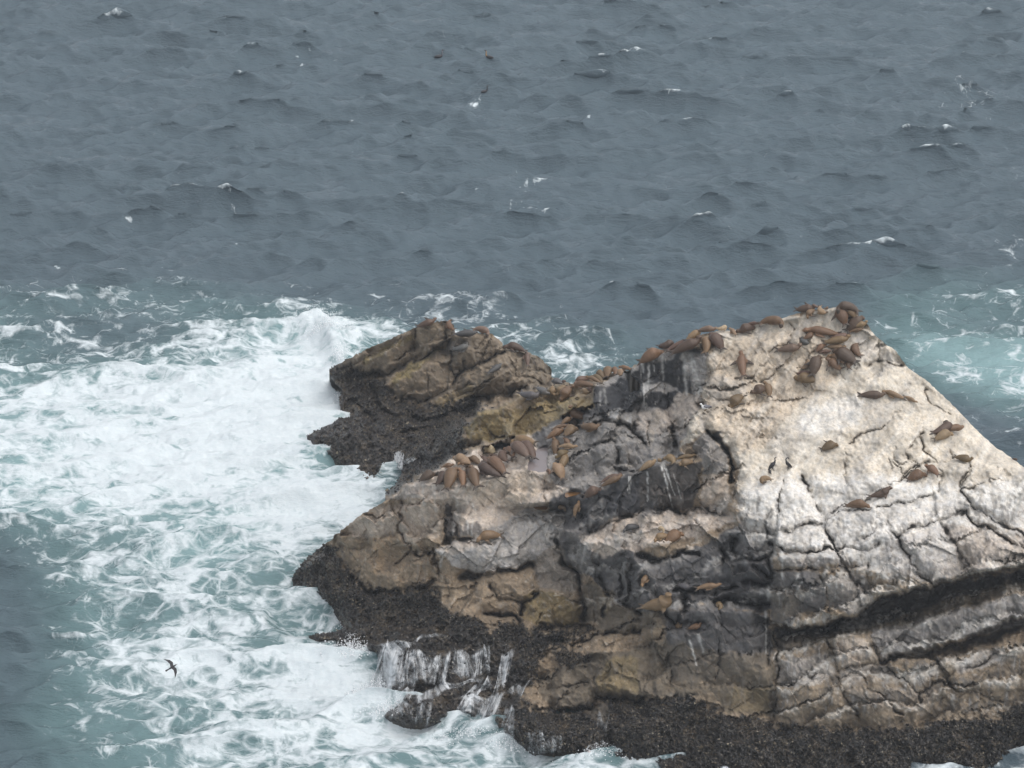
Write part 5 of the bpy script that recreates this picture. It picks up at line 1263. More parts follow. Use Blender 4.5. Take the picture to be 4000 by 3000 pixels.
def sea_lion_mesh(bend=0.0, neck_bend=0.0, pitch=(0, 0), roll=0.0, fore='tuck', hind=.09, fat=1.0, neck_cut=False):
    """bend: turn of the body sideways; neck_bend: of the neck; pitch: (chest, neck) lift angles; fore: pose of the front flippers"""
    bv, bf = [], []
    x = [p[0] for p in PROF]
    pos_, head, lift = Vector((0, 0, 0)), 0.0, 0.0
    path, dirs = [], []
    for i in range(len(PROF)):
        if i:
            ds = x[i] - x[i - 1]
            xm = (x[i] + x[i - 1]) / 2
            head = bend * (xm + .1) * 1.6 + neck_bend * float(smooth(.14, .36, xm))
            lift = pitch[0] * smooth(-.12, .12, xm) + (pitch[1] - pitch[0]) * float(smooth(.16, .34, xm))
            pos_ = pos_ + Vector((math.cos(head) * math.cos(lift), math.sin(head) * math.cos(lift), math.sin(lift))) * ds
        path.append(pos_.copy())
        dirs.append(Vector((math.cos(head) * math.cos(lift), math.sin(head) * math.cos(lift), math.sin(lift))))
    mid = path[5].copy()
    frames, rad = [], []
    for i, (px, rw, rh) in enumerate(PROF):
        f_ = 1 + (fat - 1) * float(smooth(-.56, -.40, px) * (1 - .8 * smooth(.16, .34, px)))
        rw, rh = rw * f_, rh * f_
        if neck_cut and px > .24: rw, rh = rw * 1.12, rh * 1.08
        sd_ = Vector((0, 0, 1)).cross(dirs[i]); sd_ = sd_.normalized() if sd_.length > .2 else Vector((0, 1, 0))
        up = dirs[i].cross(sd_).normalized()
        base_lift = .94 * rh if px < .3 else .94 * rh + .02
        path[i] = path[i] - mid + Vector((0, 0, base_lift))
        frames.append((sd_, up)); rad.append((rw, rh))
    loft(bv, bf, path, frames, rad, 14)
    # muzzle, brow and ears
    hd_, hs, hu = path[11], frames[11][0], frames[11][1]
    for s_ in (1, -1):
        e = hd_ + hs * (.068 * s_) + hu * .045
        flipper(bv, bf, e, e - dirs[10] * .03 + hs * (.03 * s_) , .010, .008)
    c6 = path[6]; sd6 = frames[6][0]
    ax = dirs[6]
    for s_ in (1, -1):
        r0 = c6 + sd6 * (.10 * s_) - Vector((0, 0, .08))
        if fore == 'tuck': tip = r0 - ax * .27 + sd6 * (.125 * s_) - Vector((0, 0, .03))
        elif fore == 'spread': tip = r0 - ax * .12 + sd6 * (.36 * s_) - Vector((0, 0, .02))
        elif fore == 'one': tip = (r0 - ax * .16 + sd6 * (.32 * s_)) if s_ > 0 else (r0 - ax * .22 + sd6 * (.05 * s_))
        else: tip = Vector((r0.x + .03, r0.y + .14 * s_, .0))    # propped
        if tip.z < .02: tip.z = .02
        flipper(bv, bf, r0, tip, .072, .034, -.04 * s_)
    t0 = path[1]
    for s_ in (1, -1):
        flipper(bv, bf, t0 + frames[1][0] * (.02 * s_), t0 - dirs[1] * .20 + frames[1][0] * ((hind + .03) * s_) - Vector((0, 0, .01)), .052, .026, .02 * s_)
    for v in bv:
        if v.z < -.01: v.z = -.01
    me = bpy.data.meshes.new('sea_lion')
    me.from_pydata([tuple(v) for v in bv], [], bf)
    ob = bpy.data.objects.new('tmp', me)
    scene.collection.objects.link(ob)
    rm = ob.modifiers.new('r', 'REMESH'); rm.mode = 'VOXEL'; rm.voxel_size = .015
    sm = ob.modifiers.new('s', 'SMOOTH'); sm.factor = .5; sm.iterations = 2
    dg = bpy.context.evaluated_depsgraph_get(); dg.update()
    m2 = bpy.data.meshes.new_from_object(ob.evaluated_get(dg))
    m2.name = 'sea_lion'
    bpy.data.objects.remove(ob)
    m2.polygons.foreach_set('use_smooth', np.ones(len(m2.polygons), bool))
    m2.materials.clear(); m2.materials.append(mat_fur)
    return m2

LIONS = {'flat': sea_lion_mesh(.25, .55, pitch=(.0, .15), fore='one'), 'left': sea_lion_mesh(1.0, .9, pitch=(0, .1)), 'right': sea_lion_mesh(-1.0, -.9, pitch=(0, .1)), 'one': sea_lion_mesh(.2, .5, pitch=(.12, .75), fore='one'), 'spread': sea_lion_mesh(-.3, .5, fore='spread', hind=.16, pitch=(.1, .45)),
         'up': sea_lion_mesh(.1, .3, pitch=(1.2, .35), fore='prop', fat=.95), 'curl': sea_lion_mesh(2.2, 1.5, fat=1.1), 'fat': sea_lion_mesh(.2, -.6, fat=1.2, neck_cut=True, fore='one'), 'bull': sea_lion_mesh(.0, .1, pitch=(1.1, 1.3), fore='prop', fat=1.1),
         'slim': sea_lion_mesh(-.3, .6, fat=.85, pitch=(0, .2))}

HUE = {'brown': (.140,.080,.042), 'dark': (.072,.043,.027), 'red': (.110,.062,.042), 'gold': (.19,.122,.062), 'tan': (.25,.168,.096), 'pale': (.40,.31,.19), 'grey': (.105,.100,.100), 'dgrey': (.058,.054,.055), 'orange': (.17,.094,.050), 'olive': (.130,.085,.040), 'mauve': (.145,.092,.065)}

def lion(f, hx, hy, tx, ty, w, pose, hue, label, group, lift=0.0, cat='sea lion'):
    (u0, v0), (u1, v1) = fr(f, hx, hy), fr(f, tx, ty)
    wpx = w * FR[f][2]
    down = wpx * .30
    # a body on the skyline rests on the rock edge below it
    def onrock(u, v):
        for q in range(0, 60, 3):
            i, j = int(round((u - U0) / STEP)), int(round((v + q - V0) / STEP))
            if 0 <= i < NU and 0 <= j < NV and MASK[j, i]: return v + q
        return v
    um, vm_ = (u0 + u1) / 2, (v0 + v1) / 2
    c_, nc2 = surf(um, onrock(um, vm_ + down))
    for q, qv in ((u0, v0), (u1, v1)):                           # near a brink take the near surface
        p_, n_ = surf(q, onrock(q, qv + down))
        if depth_here(p_) < depth_here(c_) - 2.0 and CAM_H - p_.z > 0:
            t_ = depth_here(p_); c_, nc2 = Vector(to_world(um, onrock(um, vm_ + down), t_)), n_
    ci, cj = int(round((um - U0) / STEP)), int(round((vm_ + down - V0) / STEP))
    win = TF[max(0, cj - 4):cj + 5, max(0, ci - 5):ci + 6]
    tc = depth_here(c_)
    win = win[(win > tc - 1.2) & (win <= tc)]
    if win.size:
        c_ = Vector((0, 0, CAM_H)) + (c_ - Vector((0, 0, CAM_H))) * float((.45 * tc + .55 * win.min()) / tc)
    n = (nc2 * .5 + Vector((0, -.15, 1)) * .5).normalized()
    def onplane(u, v):
        d = Vector([float(q) for q in ray(u, v)])
        k_ = d.dot(n)
        t_ = (c_ - Vector((0, 0, CAM_H))).dot(n) / k_ if k_ < -.12 else depth_here(c_)
        return Vector((0, 0, CAM_H)) + d * t_
    a, b = onplane(u0, v0 + down), onplane(u1, v1 + down)
    pxm = depth_here(c_) / FOC
    axis = a - b
    want = math.hypot(u0 - u1, v0 - v1) * pxm
    axis = axis - n * axis.dot(n)
    L = axis.length
    Ls = L if pose not in ('up', 'bull', 'curl') else (max(w * FR[f][2] * pxm, want) * 1.35 if pose == 'curl' else w * FR[f][2] * pxm * 1.6)
    Ls = min(max(Ls, want * .95), want * 1.45 + .15) if pose not in ('up', 'bull', 'curl') else Ls
    Ls = max(Ls, wpx * pxm * 1.9) if pose not in ('up', 'bull', 'curl') else Ls
    wid = wpx * pxm / (.34 * Ls) if pose not in ('up', 'bull', 'curl') else 1.0
    wid = min(max(wid * .94, .8), 1.35)
    X = axis.normalized() if axis.length > 1e-4 else Vector((1, 0, 0))
    if pose in ('up', 'bull'):
        n = (n * .3 + Vector((0, 0, 1))).normalized(); X = (X - n * X.dot(n)).normalized()
    Y = n.cross(X).normalized()
    Lm = Ls * (1.10 if group in (G6, G7, G8, G2, G3) else 1.06)
    M = Matrix((X * Lm, Y * Lm * wid, n * Lm * min(wid, 1.15))).transposed().to_4x4()
    ctr = (a + b) / 2
    M.translation = ctr + n * (lift - .03 * Ls)
    ob = link('sea_lion', LIONS[pose])
    ob.matrix_world = M
    h = HUE[hue]; k_ = RNG.uniform(.68, 1.02)
    ob.color = (h[0] * k_, h[1] * k_ * RNG.uniform(.95, 1.05), h[2] * k_, 1)
    tag(ob, label, cat, group)
    return ob
def depth_here(p): return p.y * CP + (CAM_H - p.z) * SP

G1, G2, G3, G4 = 'sea lions along the left ridge', 'sea lions on the summit', 'sea lions in the big huddle on the pale slab', 'sea lions scattered over the pale slopes'
G5, G6, G7, G8, G9 = 'sea lions on the dark rib', 'sea lions beside the rock pool', 'sea lions crowded on the shoulder ledge', 'sea lions along the brown ridge', 'animals on the outlying rock'
G10, G11 = 'sea lions huddled on the tan shelf', 'sea lions on the dark front ledges'
for r_ in [
 ('A',735,775,390,930,150,'fat','brown','plump brown sea lion lowest on the ridge above the black streaked wall',G1),
 ('A',900,690,670,735,125,'curl','dark','dark sea lion curled behind the lowest plump one on the ridge',G1),
 ('A',1290,510,1040,640,115,'flat','gold','golden brown sea lion on the skyline above the white streaked bulge',G1),
 ('A',1230,650,780,765,90,'slim','red','slim reddish sea lion stretched between two darker ones on the ridge',G1),
 ('A',1330,640,860,815,150,'one','dark','large dark brown sea lion stretched along the brink of white bulge',G1,.12),
 ('A',1320,580,1345,810,130,'left','gold','golden sea lion hanging tail down over the white streaked bulge',G1,.1),
 ('A',1350,540,1555,735,150,'fat','dark','dark sea lion lying head uphill beside the hanging golden one',G1),
 ('A',1500,490,1210,500,95,'flat','mauve','grey brown sea lion flat on the skyline left of the pale pup',G1),
 ('A',1650,460,1500,480,105,'curl','pale','pale golden sea lion pup curled on the left ridge skyline',G1),
 ('A',1660,470,1745,560,80,'slim','tan','small tan sea lion nosing a dark barrel shaped one on the ridge',G1),
 ('A',1750,530,2030,445,115,'fat','dark','barrel shaped dark sea lion lying next to the small tan one',G1),
 ('A',2115,400,1915,410,60,'slim','red','thin reddish sea lion behind the barrel shaped one on the ridge',G1),
 ('B',495,440,85,425,125,'right','brown','long brown sea lion alone on the ridge just below the summit',G1),
 ('B',885,265,605,265,115,'one','dark','dark brown sea lion on top of the left summit cluster',G2),
 ('B',720,390,835,285,95,'flat','gold','golden sea lion sprawled head downhill under the dark summit one',G2,.1),
 ('B',810,220,905,245,50,'slim','red','reddish sea lion mostly hidden at the back of the left summit cluster',G2),
 ('B',990,365,915,245,95,'left','tan','tan sea lion with lowered head at right of the left summit cluster',G2),
 ('B',1065,250,1005,270,45,'curl','brown','tiny brown sea lion between the two summit clusters',G2),
 ('B',1110,235,1470,280,130,'left','dark','big dark sea lion arched over the very top of the rock',G2,.2),
 ('B',1180,225,1290,430,155,'fat','brown','stout brown sea lion lying uphill at left of the summit pile',G2),
 ('B',1280,225,1450,365,125,'flat','gold','golden brown sea lion in the middle of the summit pile',G2),
 ('B',1545,350,1345,550,145,'fat','dark','dark sea lion lying slantwise down the right of the summit pile',G2),
 ('B',1645,490,1385,530,85,'one','gold','golden sea lion poking its head over the right skyline',G2,.1),
 ('B',1565,560,1370,590,65,'slim','brown','slender brown sea lion under the golden one at the right skyline',G2),
 ('B',685,565,1170,620,105,'slim','brown','long lean sea lion stretched alone across the slab below summit',G3),
 ('B',860,620,715,690,85,'flat','brown','brown sea lion leaning on a dark grey curled one',G3),
 ('B',760,800,660,670,125,'curl','grey','dark grey sea lion curled on the slab below the long lean one',G3),
 ('B',705,820,345,845,115,'one','mauve','brown sea lion with one foreflipper stretched out on the open slab',G3),
 ('B',1385,650,1110,680,85,'flat','mauve','greyish sea lion at the top of the big huddle',G3),
 ('B',1400,700,1025,740,85,'one','gold','golden brown sea lion stretched second from top of the big huddle',G3),
 ('B',1380,745,1480,930,115,'right','brown','brown sea lion curving down the right side of the big huddle',G3),
 ('B',1320,835,1050,805,80,'flat','tan','tan grey sea lion in the upper middle of the big huddle',G3),
 ('B',1010,775,885,875,65,'fat','brown','small brown sea lion just left of the big huddle, apart',G3),
 ('B',1095,880,935,890,65,'slim','red','reddish sea lion at left edge of the big huddle',G3),
 ('B',1110,885,1430,1010,165,'fat','dark','largest dark sea lion in the heart of the big huddle',G3,.1),
 ('B',1050,940,1275,1055,95,'flat','brown','brown sea lion below the largest dark one in the huddle',G3,.15),
 ('B',1015,995,1195,1125,135,'spread','brown','brown sea lion with spread flippers at the foot of the big huddle',G3,.15),
 ('B',915,950,840,1200,140,'fat','dark','dark brown sea lion lying steeply at the left of the big huddle',G3,.1),
 ('B',835,1010,695,1125,95,'left','tan','light tan sea lion against a dark one at the huddle\'s left',G3),
 ('B',600,1200,840,1190,65,'slim','red','thin sea lion lying behind the lowest one of the huddle',G3),
 ('B',550,1265,870,1280,125,'fat','olive','broad brown sea lion lowest of the big huddle with dark head',G3),
 ('B',1400,970,1330,1085,105,'right','brown','brown sea lion at lower right corner of the big huddle',G3),
 ('A',1995,1390,2150,1320,135,'fat','dark','dark sea lion of a pair on the slab above the round one',G4),
 ('B',150,1310,210,1500,115,'one','gold','golden brown sea lion of a pair, its flipper out to the side',G4),
 ('A',1690,1580,1810,1450,150,'fat','olive','short round brown sea lion alone beneath the pair',G4),
 ('A',1830,795,1850,1125,125,'spread','brown','sea lion climbing the slab with both foreflippers spread wide',G4),
 ('G',635,125,335,105,95,'flat','dark','dark sea lion lying head to tail with a golden one, high right slope',G4),
 ('G',560,60,815,145,65,'slim','gold','golden brown sea lion lying right of the dark one, high right slope',G4),
 ('G',985,210,840,130,42,'slim','tan','thin tan sea lion last in the row on the high right slope',G4),
 ('G',1430,440,1185,545,115,'left','dark','dark brown sea lion at the back of three near right skyline',G4),
 ('G',1535,515,1300,515,85,'flat','brown','brown sea lion at the right of three near right skyline',G4,.1),
 ('G',1385,545,1195,615,95,'fat','tan','light brown sea lion in front of three near right skyline',G4),
 ('G',1625,890,1425,815,105,'one','olive','brown sea lion with pale belly alone on the right slope crack',G4),
 ('G',2140,875,2085,850,48,'curl','dark','small dark sea lion on the skyline at the far right edge',G4),
 ('G',1085,1010,885,1070,115,'fat','brown','chunky brown sea lion below the orange one on the right slope',G4),
 ('G',1070,915,1220,1015,95,'one','orange','orange brown sea lion lying across a joint of the right slope',G4),
 ('G',680,1230,510,1235,185,'up','dark','dark brown sea lion sitting with raised head on the right slope',G4),
 ('G',445,1385,175,1380,88,'fat','brown','brown sea lion lying flat along the long joint of the white blocks',G4),
 ('P2',1532,990,1448,1020,56,'fat','olive','olive brown sea lion alone in the middle of the pale slope',G4),
 ('P2',1040,1225,1110,1190,80,'curl','gold','golden sea lion curled beside the black cormorants',G4),
 ('F',1650,620,1430,725,90,'flat','tan','pale tan sea lion lying along the top of the dark rib',G5),
 ('F',1695,650,1640,590,85,'curl','gold','golden sea lion curled right behind the pale tan one on the rib',G5,.05),
 ('F',1730,555,1860,620,105,'left','gold','golden sea lion with raised rump in the middle of the dark rib',G5),
 ('F',2115,555,1880,590,55,'slim','olive','slim brown sea lion at the back of the right end of the rib',G5),
 ('F',1880,665,2070,615,95,'one','gold','golden sea lion at the front of the right end of the rib',G5),
 ('F',1215,790,955,870,55,'slim','red','reddish sea lion half hidden behind another on the dark rib',G5),
 ('F',1235,815,965,925,80,'flat','brown','brown sea lion lying along the sloping crest of the dark rib',G5,.05),
 ('F',955,940,755,1040,115,'fat','red','dark reddish sea lion lowest on the crest of the dark rib',G5),
 ('F',410,1150,500,1185,110,'curl','gold','curled golden sea lion pup by the small lower pool',G5),
 ('F',690,1105,610,1280,85,'slim','gold','golden sea lion hanging down the left end of the dark rib',G5),
 ('D',1000,800,1180,870,230,'bull','brown','heavy brown sea lion bull sitting up at top of the pool side row',G6),
 ('D',1055,930,910,990,80,'flat','brown','brown sea lion directly below the sitting bull',G6),
 ('D',1070,940,1115,1040,85,'left','mauve','sea lion with rosy chest below the sitting bull',G6),
 ('D',1025,1030,780,1070,60,'slim','brown','slim brown sea lion third in the row beside the pool',G6),
 ('D',1110,1060,955,1150,125,'fat','olive','thickset olive brown sea lion at right of the pool side row',G6),
 ('D',960,1085,710,1190,105,'flat','orange','reddish orange sea lion at left of the pool side row',G6),
 ('D',840,1200,815,1410,115,'one','brown','brown sea lion lying downhill above the pool edge',G6),
 ('D',935,1205,1010,1290,75,'slim','brown','small dark nosed sea lion in the middle of the pool side row',G6),
 ('D',1130,1335,880,1315,85,'slim','tan','light tan sea lion with pointed head toward right in pool side row',G6),
 ('D',830,1490,970,1390,105,'fat','olive','olive sea lion lying head down by the pool',G6),
 ('D',1000,1425,880,1640,115,'one','gold','golden sea lion with raised nose beside the pool',G6),
 ('F',340,640,465,805,125,'fat','tan','stout tan sea lion lowest in the row beside the pool',G6),
 ('F',275,710,315,775,65,'curl','orange','small orange sea lion at the very edge of the pool',G6),
 ('D',1480,1085,1185,1030,105,'left','brown','brown sea lion arched alone on the grey ledge right of the row',G6),
 ('E',390,715,165,800,125,'fat','dark','dark sea lion at the left tip of the shoulder ledge',G7),
 ('E',530,680,430,850,135,'left','dark','dark brown sea lion second from the left tip of shoulder ledge',G7),
 ('E',670,640,555,905,155,'fat','brown','thick brown sea lion in front row lying tail toward the brink',G7,.05),
 ('E',740,655,775,870,115,'one','orange','reddish golden sea lion in front row of the shoulder ledge',G7),
 ('E',640,600,480,615,85,'slim','orange','orange brown sea lion at the back left of shoulder ledge',G7),
 ('E',620,500,860,560,115,'fat','tan','light tan sea lion at the back of the shoulder ledge huddle',G7),
 ('E',690,590,870,590,75,'flat','gold','golden sea lion lying crosswise in the shoulder ledge huddle',G7,.1),
 ('E',830,620,865,770,85,'slim','dark','thin dark sea lion between two fat ones on shoulder ledge',G7),
 ('E',895,620,965,890,155,'spread','brown','broad brown sea lion nearest the brink of shoulder ledge',G7,.05),
 ('E',910,590,1290,755,95,'right','dark','long dark sea lion with flippers pointing right on shoulder ledge',G7),
 ('E',840,480,1010,570,105,'flat','brown','brown sea lion at the back middle of the shoulder ledge',G7),
 ('E',960,470,1190,650,85,'one','red','reddish sea lion lying slantwise on the shoulder ledge',G7),
 ('E',1110,500,1370,690,130,'fat','brown','large brown sea lion at the right of the main shoulder huddle',G7),
 ('E',1140,590,1225,700,65,'slim','mauve','small rosy sea lion squeezed under the large brown one',G7),
 ('E',1160,450,1320,540,75,'slim','mauve','rosy brown sea lion below the cream coloured one',G7),
 ('E',1080,375,1220,420,115,'fat','pale','cream coloured sea lion standing out on the shoulder ledge',G7,.05),
 ('E',1290,370,1400,575,115,'right','red','dark reddish sea lion curled right of the cream coloured one',G7),
 ('E',1370,320,1530,500,95,'flat','brown','brown sea lion between reddish and greyish ones on shoulder ledge',G7),
 ('E',1440,300,1710,460,115,'fat','mauve','greyish sea lion near the right end of shoulder ledge',G7),
 ('E',1590,260,1790,470,135,'fat','red','fat reddish sea lion beside the pool at end of shoulder ledge',G7),
 ('E',1490,225,1790,265,75,'flat','gold','golden brown sea lion at the back right end of shoulder ledge',G7),
 ('D',610,630,305,565,110,'left','grey','dark grey seal leftmost on the brown ridge',G8),
 ('D',700,590,550,475,105,'flat','grey','grey seal with a yellowish belly second from left on ridge',G8),
 ('D',780,605,765,455,90,'flat','gold','golden sea lion lying head down on the brown boulder',G8),
 ('D',845,585,935,445,95,'fat','gold','golden tan sea lion beside the spotted brown one on ridge',G8),
 ('D',915,630,1005,475,135,'fat','brown','mottled brown sea lion lying head down on the brown boulder',G8),
 ('D',750,395,900,405,85,'fat','grey','pale grey seal at the back of the brown ridge',G8),
 ('D',970,410,900,385,55,'curl','red','small reddish sea lion behind the pale grey seal',G8),
 ('D',1035,455,1350,435,95,'flat','brown','long brown sea lion across the front of the brown ridge',G8),
 ('D',1275,605,1190,490,85,'left','tan','tan sea lion hanging head down off the ridge by black wall',G8),
 ('D',1325,565,1335,435,85,'flat','mauve','rosy brown sea lion against the black wall',G8),
 ('D',1055,420,1290,335,95,'flat','red','reddish sea lion at the left of the upper ridge row',G8),
 ('D',1240,345,1440,415,75,'slim','gold','golden sea lion with striped back on the upper ridge',G8,.1),
 ('D',1320,300,1490,405,85,'left','olive','olive sea lion behind the striped golden one on upper ridge',G8),
 ('D',1400,270,1510,330,85,'fat','olive','dull olive sea lion in the middle of the upper ridge skyline',G8),
 ('D',1590,190,1555,310,120,'fat','gold','golden brown sea lion upright on the ridge skyline',G8),
 ('D',1660,180,1690,300,85,'flat','brown','brown sea lion right of the upright golden one on skyline',G8),
 ('D',1730,180,1890,210,65,'slim','orange','reddish sea lion at the top end of the ridge skyline',G8),
 ('D',1745,225,1760,310,85,'fat','tan','tan sea lion lowest behind the white rimmed black wall',G8),
 ('C',600,165,310,250,95,'flat','red','rusty sea lion lying on the peak of the outlying rock',G9),
 ('C',700,160,790,300,100,'right','orange','orange sea lion draped over the right side of the peak',G9),
 ('C',1185,370,850,365,90,'flat','dgrey','dark grey seal below the rusty one on the second knoll',G9),
 ('C',1395,360,1120,275,95,'right','mauve','rosy brown sea lion on the second knoll of outlying rock',G9),
 ('C',1085,550,815,590,100,'left','grey','grey seal on the slanting ledge of the outlying rock',G9),
 ('C',1540,810,1330,920,85,'flat','dgrey','dark grey seal lying on the lower right boulder of outlying rock',G9),
 ('C',1515,530,1830,590,120,'flat','dark','dark brown sea lion in the notch behind the white breasted bird',G9),
 ('C',1850,600,1880,800,95,'slim','mauve','mottled grey brown sea lion hanging right of the notch',G9),
 ('H',85,370,305,315,85,'flat','dgrey','dark grey sea lion lying alone on the tan shelf',G10),
 ('H',550,345,625,395,100,'curl','pale','pale cream pup on top of the huddle on the tan shelf',G10,.25),
 ('H',470,480,660,420,100,'flat','gold','golden sea lion at left of the huddle on the tan shelf',G10),
 ('H',830,390,650,480,140,'fat','orange','broad dark golden sea lion at right of the tan shelf huddle',G10),
 ('P4',1190,225,1345,205,60,'flat','gold','lone golden brown sea lion on the edge of the pale slab',G10),
 ('H',335,1060,425,890,90,'slim','gold','golden sea lion heading down the dark front face',G11),
 ('H',690,1240,510,1260,310,'bull','gold','big sea lion bull sitting with its nose pointing up',G11),
 ('H',985,1080,795,1035,80,'flat','grey','grey sea lion lying just right of the big sitting bull',G11),
 ('H',1330,1040,1035,1070,75,'slim','gold','golden sea lion lying along the narrow dark ledge',G11),
 ('H',1270,1240,1320,1320,130,'curl','gold','golden sea lion curled alone at the brink of the dark block',G11),
 ('H',740,1570,860,1535,85,'fat','tan','tan sea lion in the crevice below the big bull',G11),
 ('H',1100,1550,925,1575,75,'one','orange','orange sea lion with upturned head in the lower crevice',G11)]:
    lab = r_[8]
    lion(*r_[:10], *(r_[10:] if len(r_) > 10 else ()), cat='seal' if ' seal ' in lab else 'sea lion')

# ------------------------------------------------------------------ birds
def plain(name, colr, rough=.6):
    m, nt, bs, out = new_mat(name)
    n = nd(nt, 'ShaderNodeTexNoise', i_Scale=14.0); t = nd(nt, 'ShaderNodeTexCoord'); nt.links.new(t.outputs['Object'], n.inputs['Vector'])
    c_ = mix_col(nt, n.outputs['Fac'], tuple(x * .75 for x in colr), tuple(min(1, x * 1.2) for x in colr))
    nt.links.new(c_, bs.inputs['Base Color']); bs.inputs['Roughness'].default_value = rough
    return m
m_black, m_white, m_grey, m_bill, m_star = plain('black_feathers', (.018, .017, .02), .5), plain('white_feathers', (.75, .75, .73)), plain('grey_feathers', (.16, .16, .18)), plain('bill', (.30, .17, .06), .4), plain('starfish_skin', (.42, .12, .05))

def body_mesh(name, path, radii, mat, n=10):
    bv, bf = [], []
    P = [Vector(p) for p in path]
    frm = []
    for i in range(len(P)):
        d = (P[min(i + 1, len(P) - 1)] - P[max(i - 1, 0)]).normalized()
        s = Vector((0, 1, 0)); s = (s - d * s.dot(d)).normalized(); frm.append((s, d.cross(s).normalized()))
    loft(bv, bf, P, frm, [(r, r) if isinstance(r, float) else r for r in radii], n)
    me = bpy.data.meshes.new(name); me.from_pydata([tuple(v) for v in bv], [], bf); me.validate()
    me.polygons.foreach_set('use_smooth', np.ones(len(me.polygons), bool)); me.materials.append(mat)
    return me
def flat_part(name, outline, th, mat):
    n = len(outline)
    vs_ = [(x, y, z + th / 2) for x, y, z in outline] + [(x, y, z - th / 2) for x, y, z in outline]
    fs = [tuple(range(n)), tuple(reversed(range(n, 2 * n)))] + [(i + n, (i + 1) % n + n, (i + 1) % n, i) for i in range(n)]
    me = bpy.data.meshes.new(name); me.from_pydata(vs_, [], fs); me.materials.append(mat)
    return me
def bird(name, loc, rz, scale, label, cat, group, parts, tilt=(0, 0)):
    root = link(name, None); root.location = loc; root.rotation_euler = (tilt[0], tilt[1], rz); root.scale = (scale,) * 3
    tag(root, label, cat, group)
    for pn, me in parts: link(pn, me, root)
    return root
# standing cormorant faces +X; feet at the origin
def cormorant_parts(preen):
    body = body_mesh('body', [(-.30,0,.10),(-.20,0,.20),(-.08,0,.31),(.03,0,.44),(.09,0,.54),(.11,0,.62)] , [.012,.07,.115,.115,.07,.042], m_black)
    nk = [(.105,0,.58),(.12,0,.68),(.08,0,.76),(.10,0,.82),(.15,0,.835),(.19,0,.825)] if not preen else [(.10,0,.58),(.14,0,.70),(.10,0,.80),(.0,0,.82),(-.06,0,.76),(-.08,0,.70)]
    neck = body_mesh('neck_and_head', nk, [.045,.038,.034,.036,.036,.014], m_black)
    e = nk[-1]; d = (.07, 0, -.01) if not preen else (-.02, 0, -.07)
    bill = body_mesh('bill', [e, (e[0] + d[0] * .5, 0, e[2] + d[2] * .5), (e[0] + d[0], 0, e[2] + d[2])], [.014,.010,.004], m_bill, 6)
    wings = [('wing', body_mesh('wing', [(.06,.10*s,.50),(-.05,.125*s,.38),(-.17,.10*s,.25),(-.30,.05*s,.13)], [(.018,.04),(.022,.09),(.02,.07),(.008,.015)], m_black)) for s in (1, -1)]
    tail = flat_part('tail', [(-.22,.05,.17),(-.22,-.05,.17),(-.42,-.06,.02),(-.42,.06,.02)], .014, m_black)
    legs = [('leg', body_mesh('leg', [(-.06,.06*s,.25),(-.03,.065*s,.10),(0,.07*s,.0),(.07,.07*s,-.005)], [.03,.018,.016,.02], m_black, 6)) for s in (1, -1)]
    return [('body', body), ('neck_and_head', neck), ('bill', bill), ('tail', tail)] + wings + legs
GB = 'cormorants on the pale rock'
p, n_ = surf(3020, 1836); bird('cormorant', p, math.radians(20), .95, 'black cormorant standing upright left of the preening one', 'bird', GB, cormorant_parts(False))
p, n_ = surf(3076, 1834); bird('cormorant', p, math.radians(200), .95, 'black cormorant with neck bent back preening its feathers', 'bird', GB, cormorant_parts(True))
p, n_ = surf(3008, 1850); bird('cormorant', p, math.radians(100), .62, 'small black bird crouching between cormorant and golden sea lion', 'bird', GB,
    [('body', body_mesh('body', [(-.25,0,.14),(-.12,0,.18),(.05,0,.22),(.18,0,.24),(.25,0,.24)], [.03,.12,.15,.11,.04], m_black)), ('head', body_mesh('head', [(.18,0,.26),(.24,0,.36),(.30,0,.38),(.36,0,.37)], [.06,.06,.05,.015], m_black)), ('tail', flat_part('tail', [(-.2,.05,.15),(-.2,-.05,.15),(-.42,-.06,.12),(-.42,.06,.12)], .015, m_black))])
def gull_parts(back=m_grey):
    return [('body', body_mesh('body', [(-.24,0,.23),(-.12,0,.21),(.02,0,.21),(.13,0,.25),(.18,0,.31)], [.02,.085,.105,.09,.05], m_white)), ('head', body_mesh('head', [(.15,0,.28),(.19,0,.37),(.22,0,.42),(.27,0,.42),(.30,0,.41)], [.055,.05,.055,.04,.015], m_white)),
            ('bill', body_mesh('bill', [(.29,0,.41),(.33,0,.405),(.36,0,.39)], [.014,.012,.004], m_bill, 6)), ('tail', flat_part('tail', [(-.20,.05,.24),(-.20,-.05,.24),(-.36,-.06,.22),(-.36,.06,.22)], .014, m_black))] + \
           [('wing', body_mesh('wing', [(.10,.07*s,.30),(-.03,.095*s,.28),(-.18,.07*s,.27),(-.36,.03*s,.25)], [(.02,.04),(.025,.075),(.02,.05),(.006,.012)], back)) for s in (1, -1)] + [('leg', body_mesh('leg', [(0,.04*s,.16),(0,.04*s,.0)], [.012,.012], m_bill, 6)) for s in (1, -1)]
p, n_ = surf(2754, 1606); bird('gull', p, math.radians(188), 1.15, 'white gull with slate grey back standing on the tan slab', 'bird', None, gull_parts())
p, n_ = surf(2022, 1380); bird('gull', p, math.radians(250), 1.1, 'dark backed bird with bright white breast on the outlying rock', 'bird', None, gull_parts(m_black))
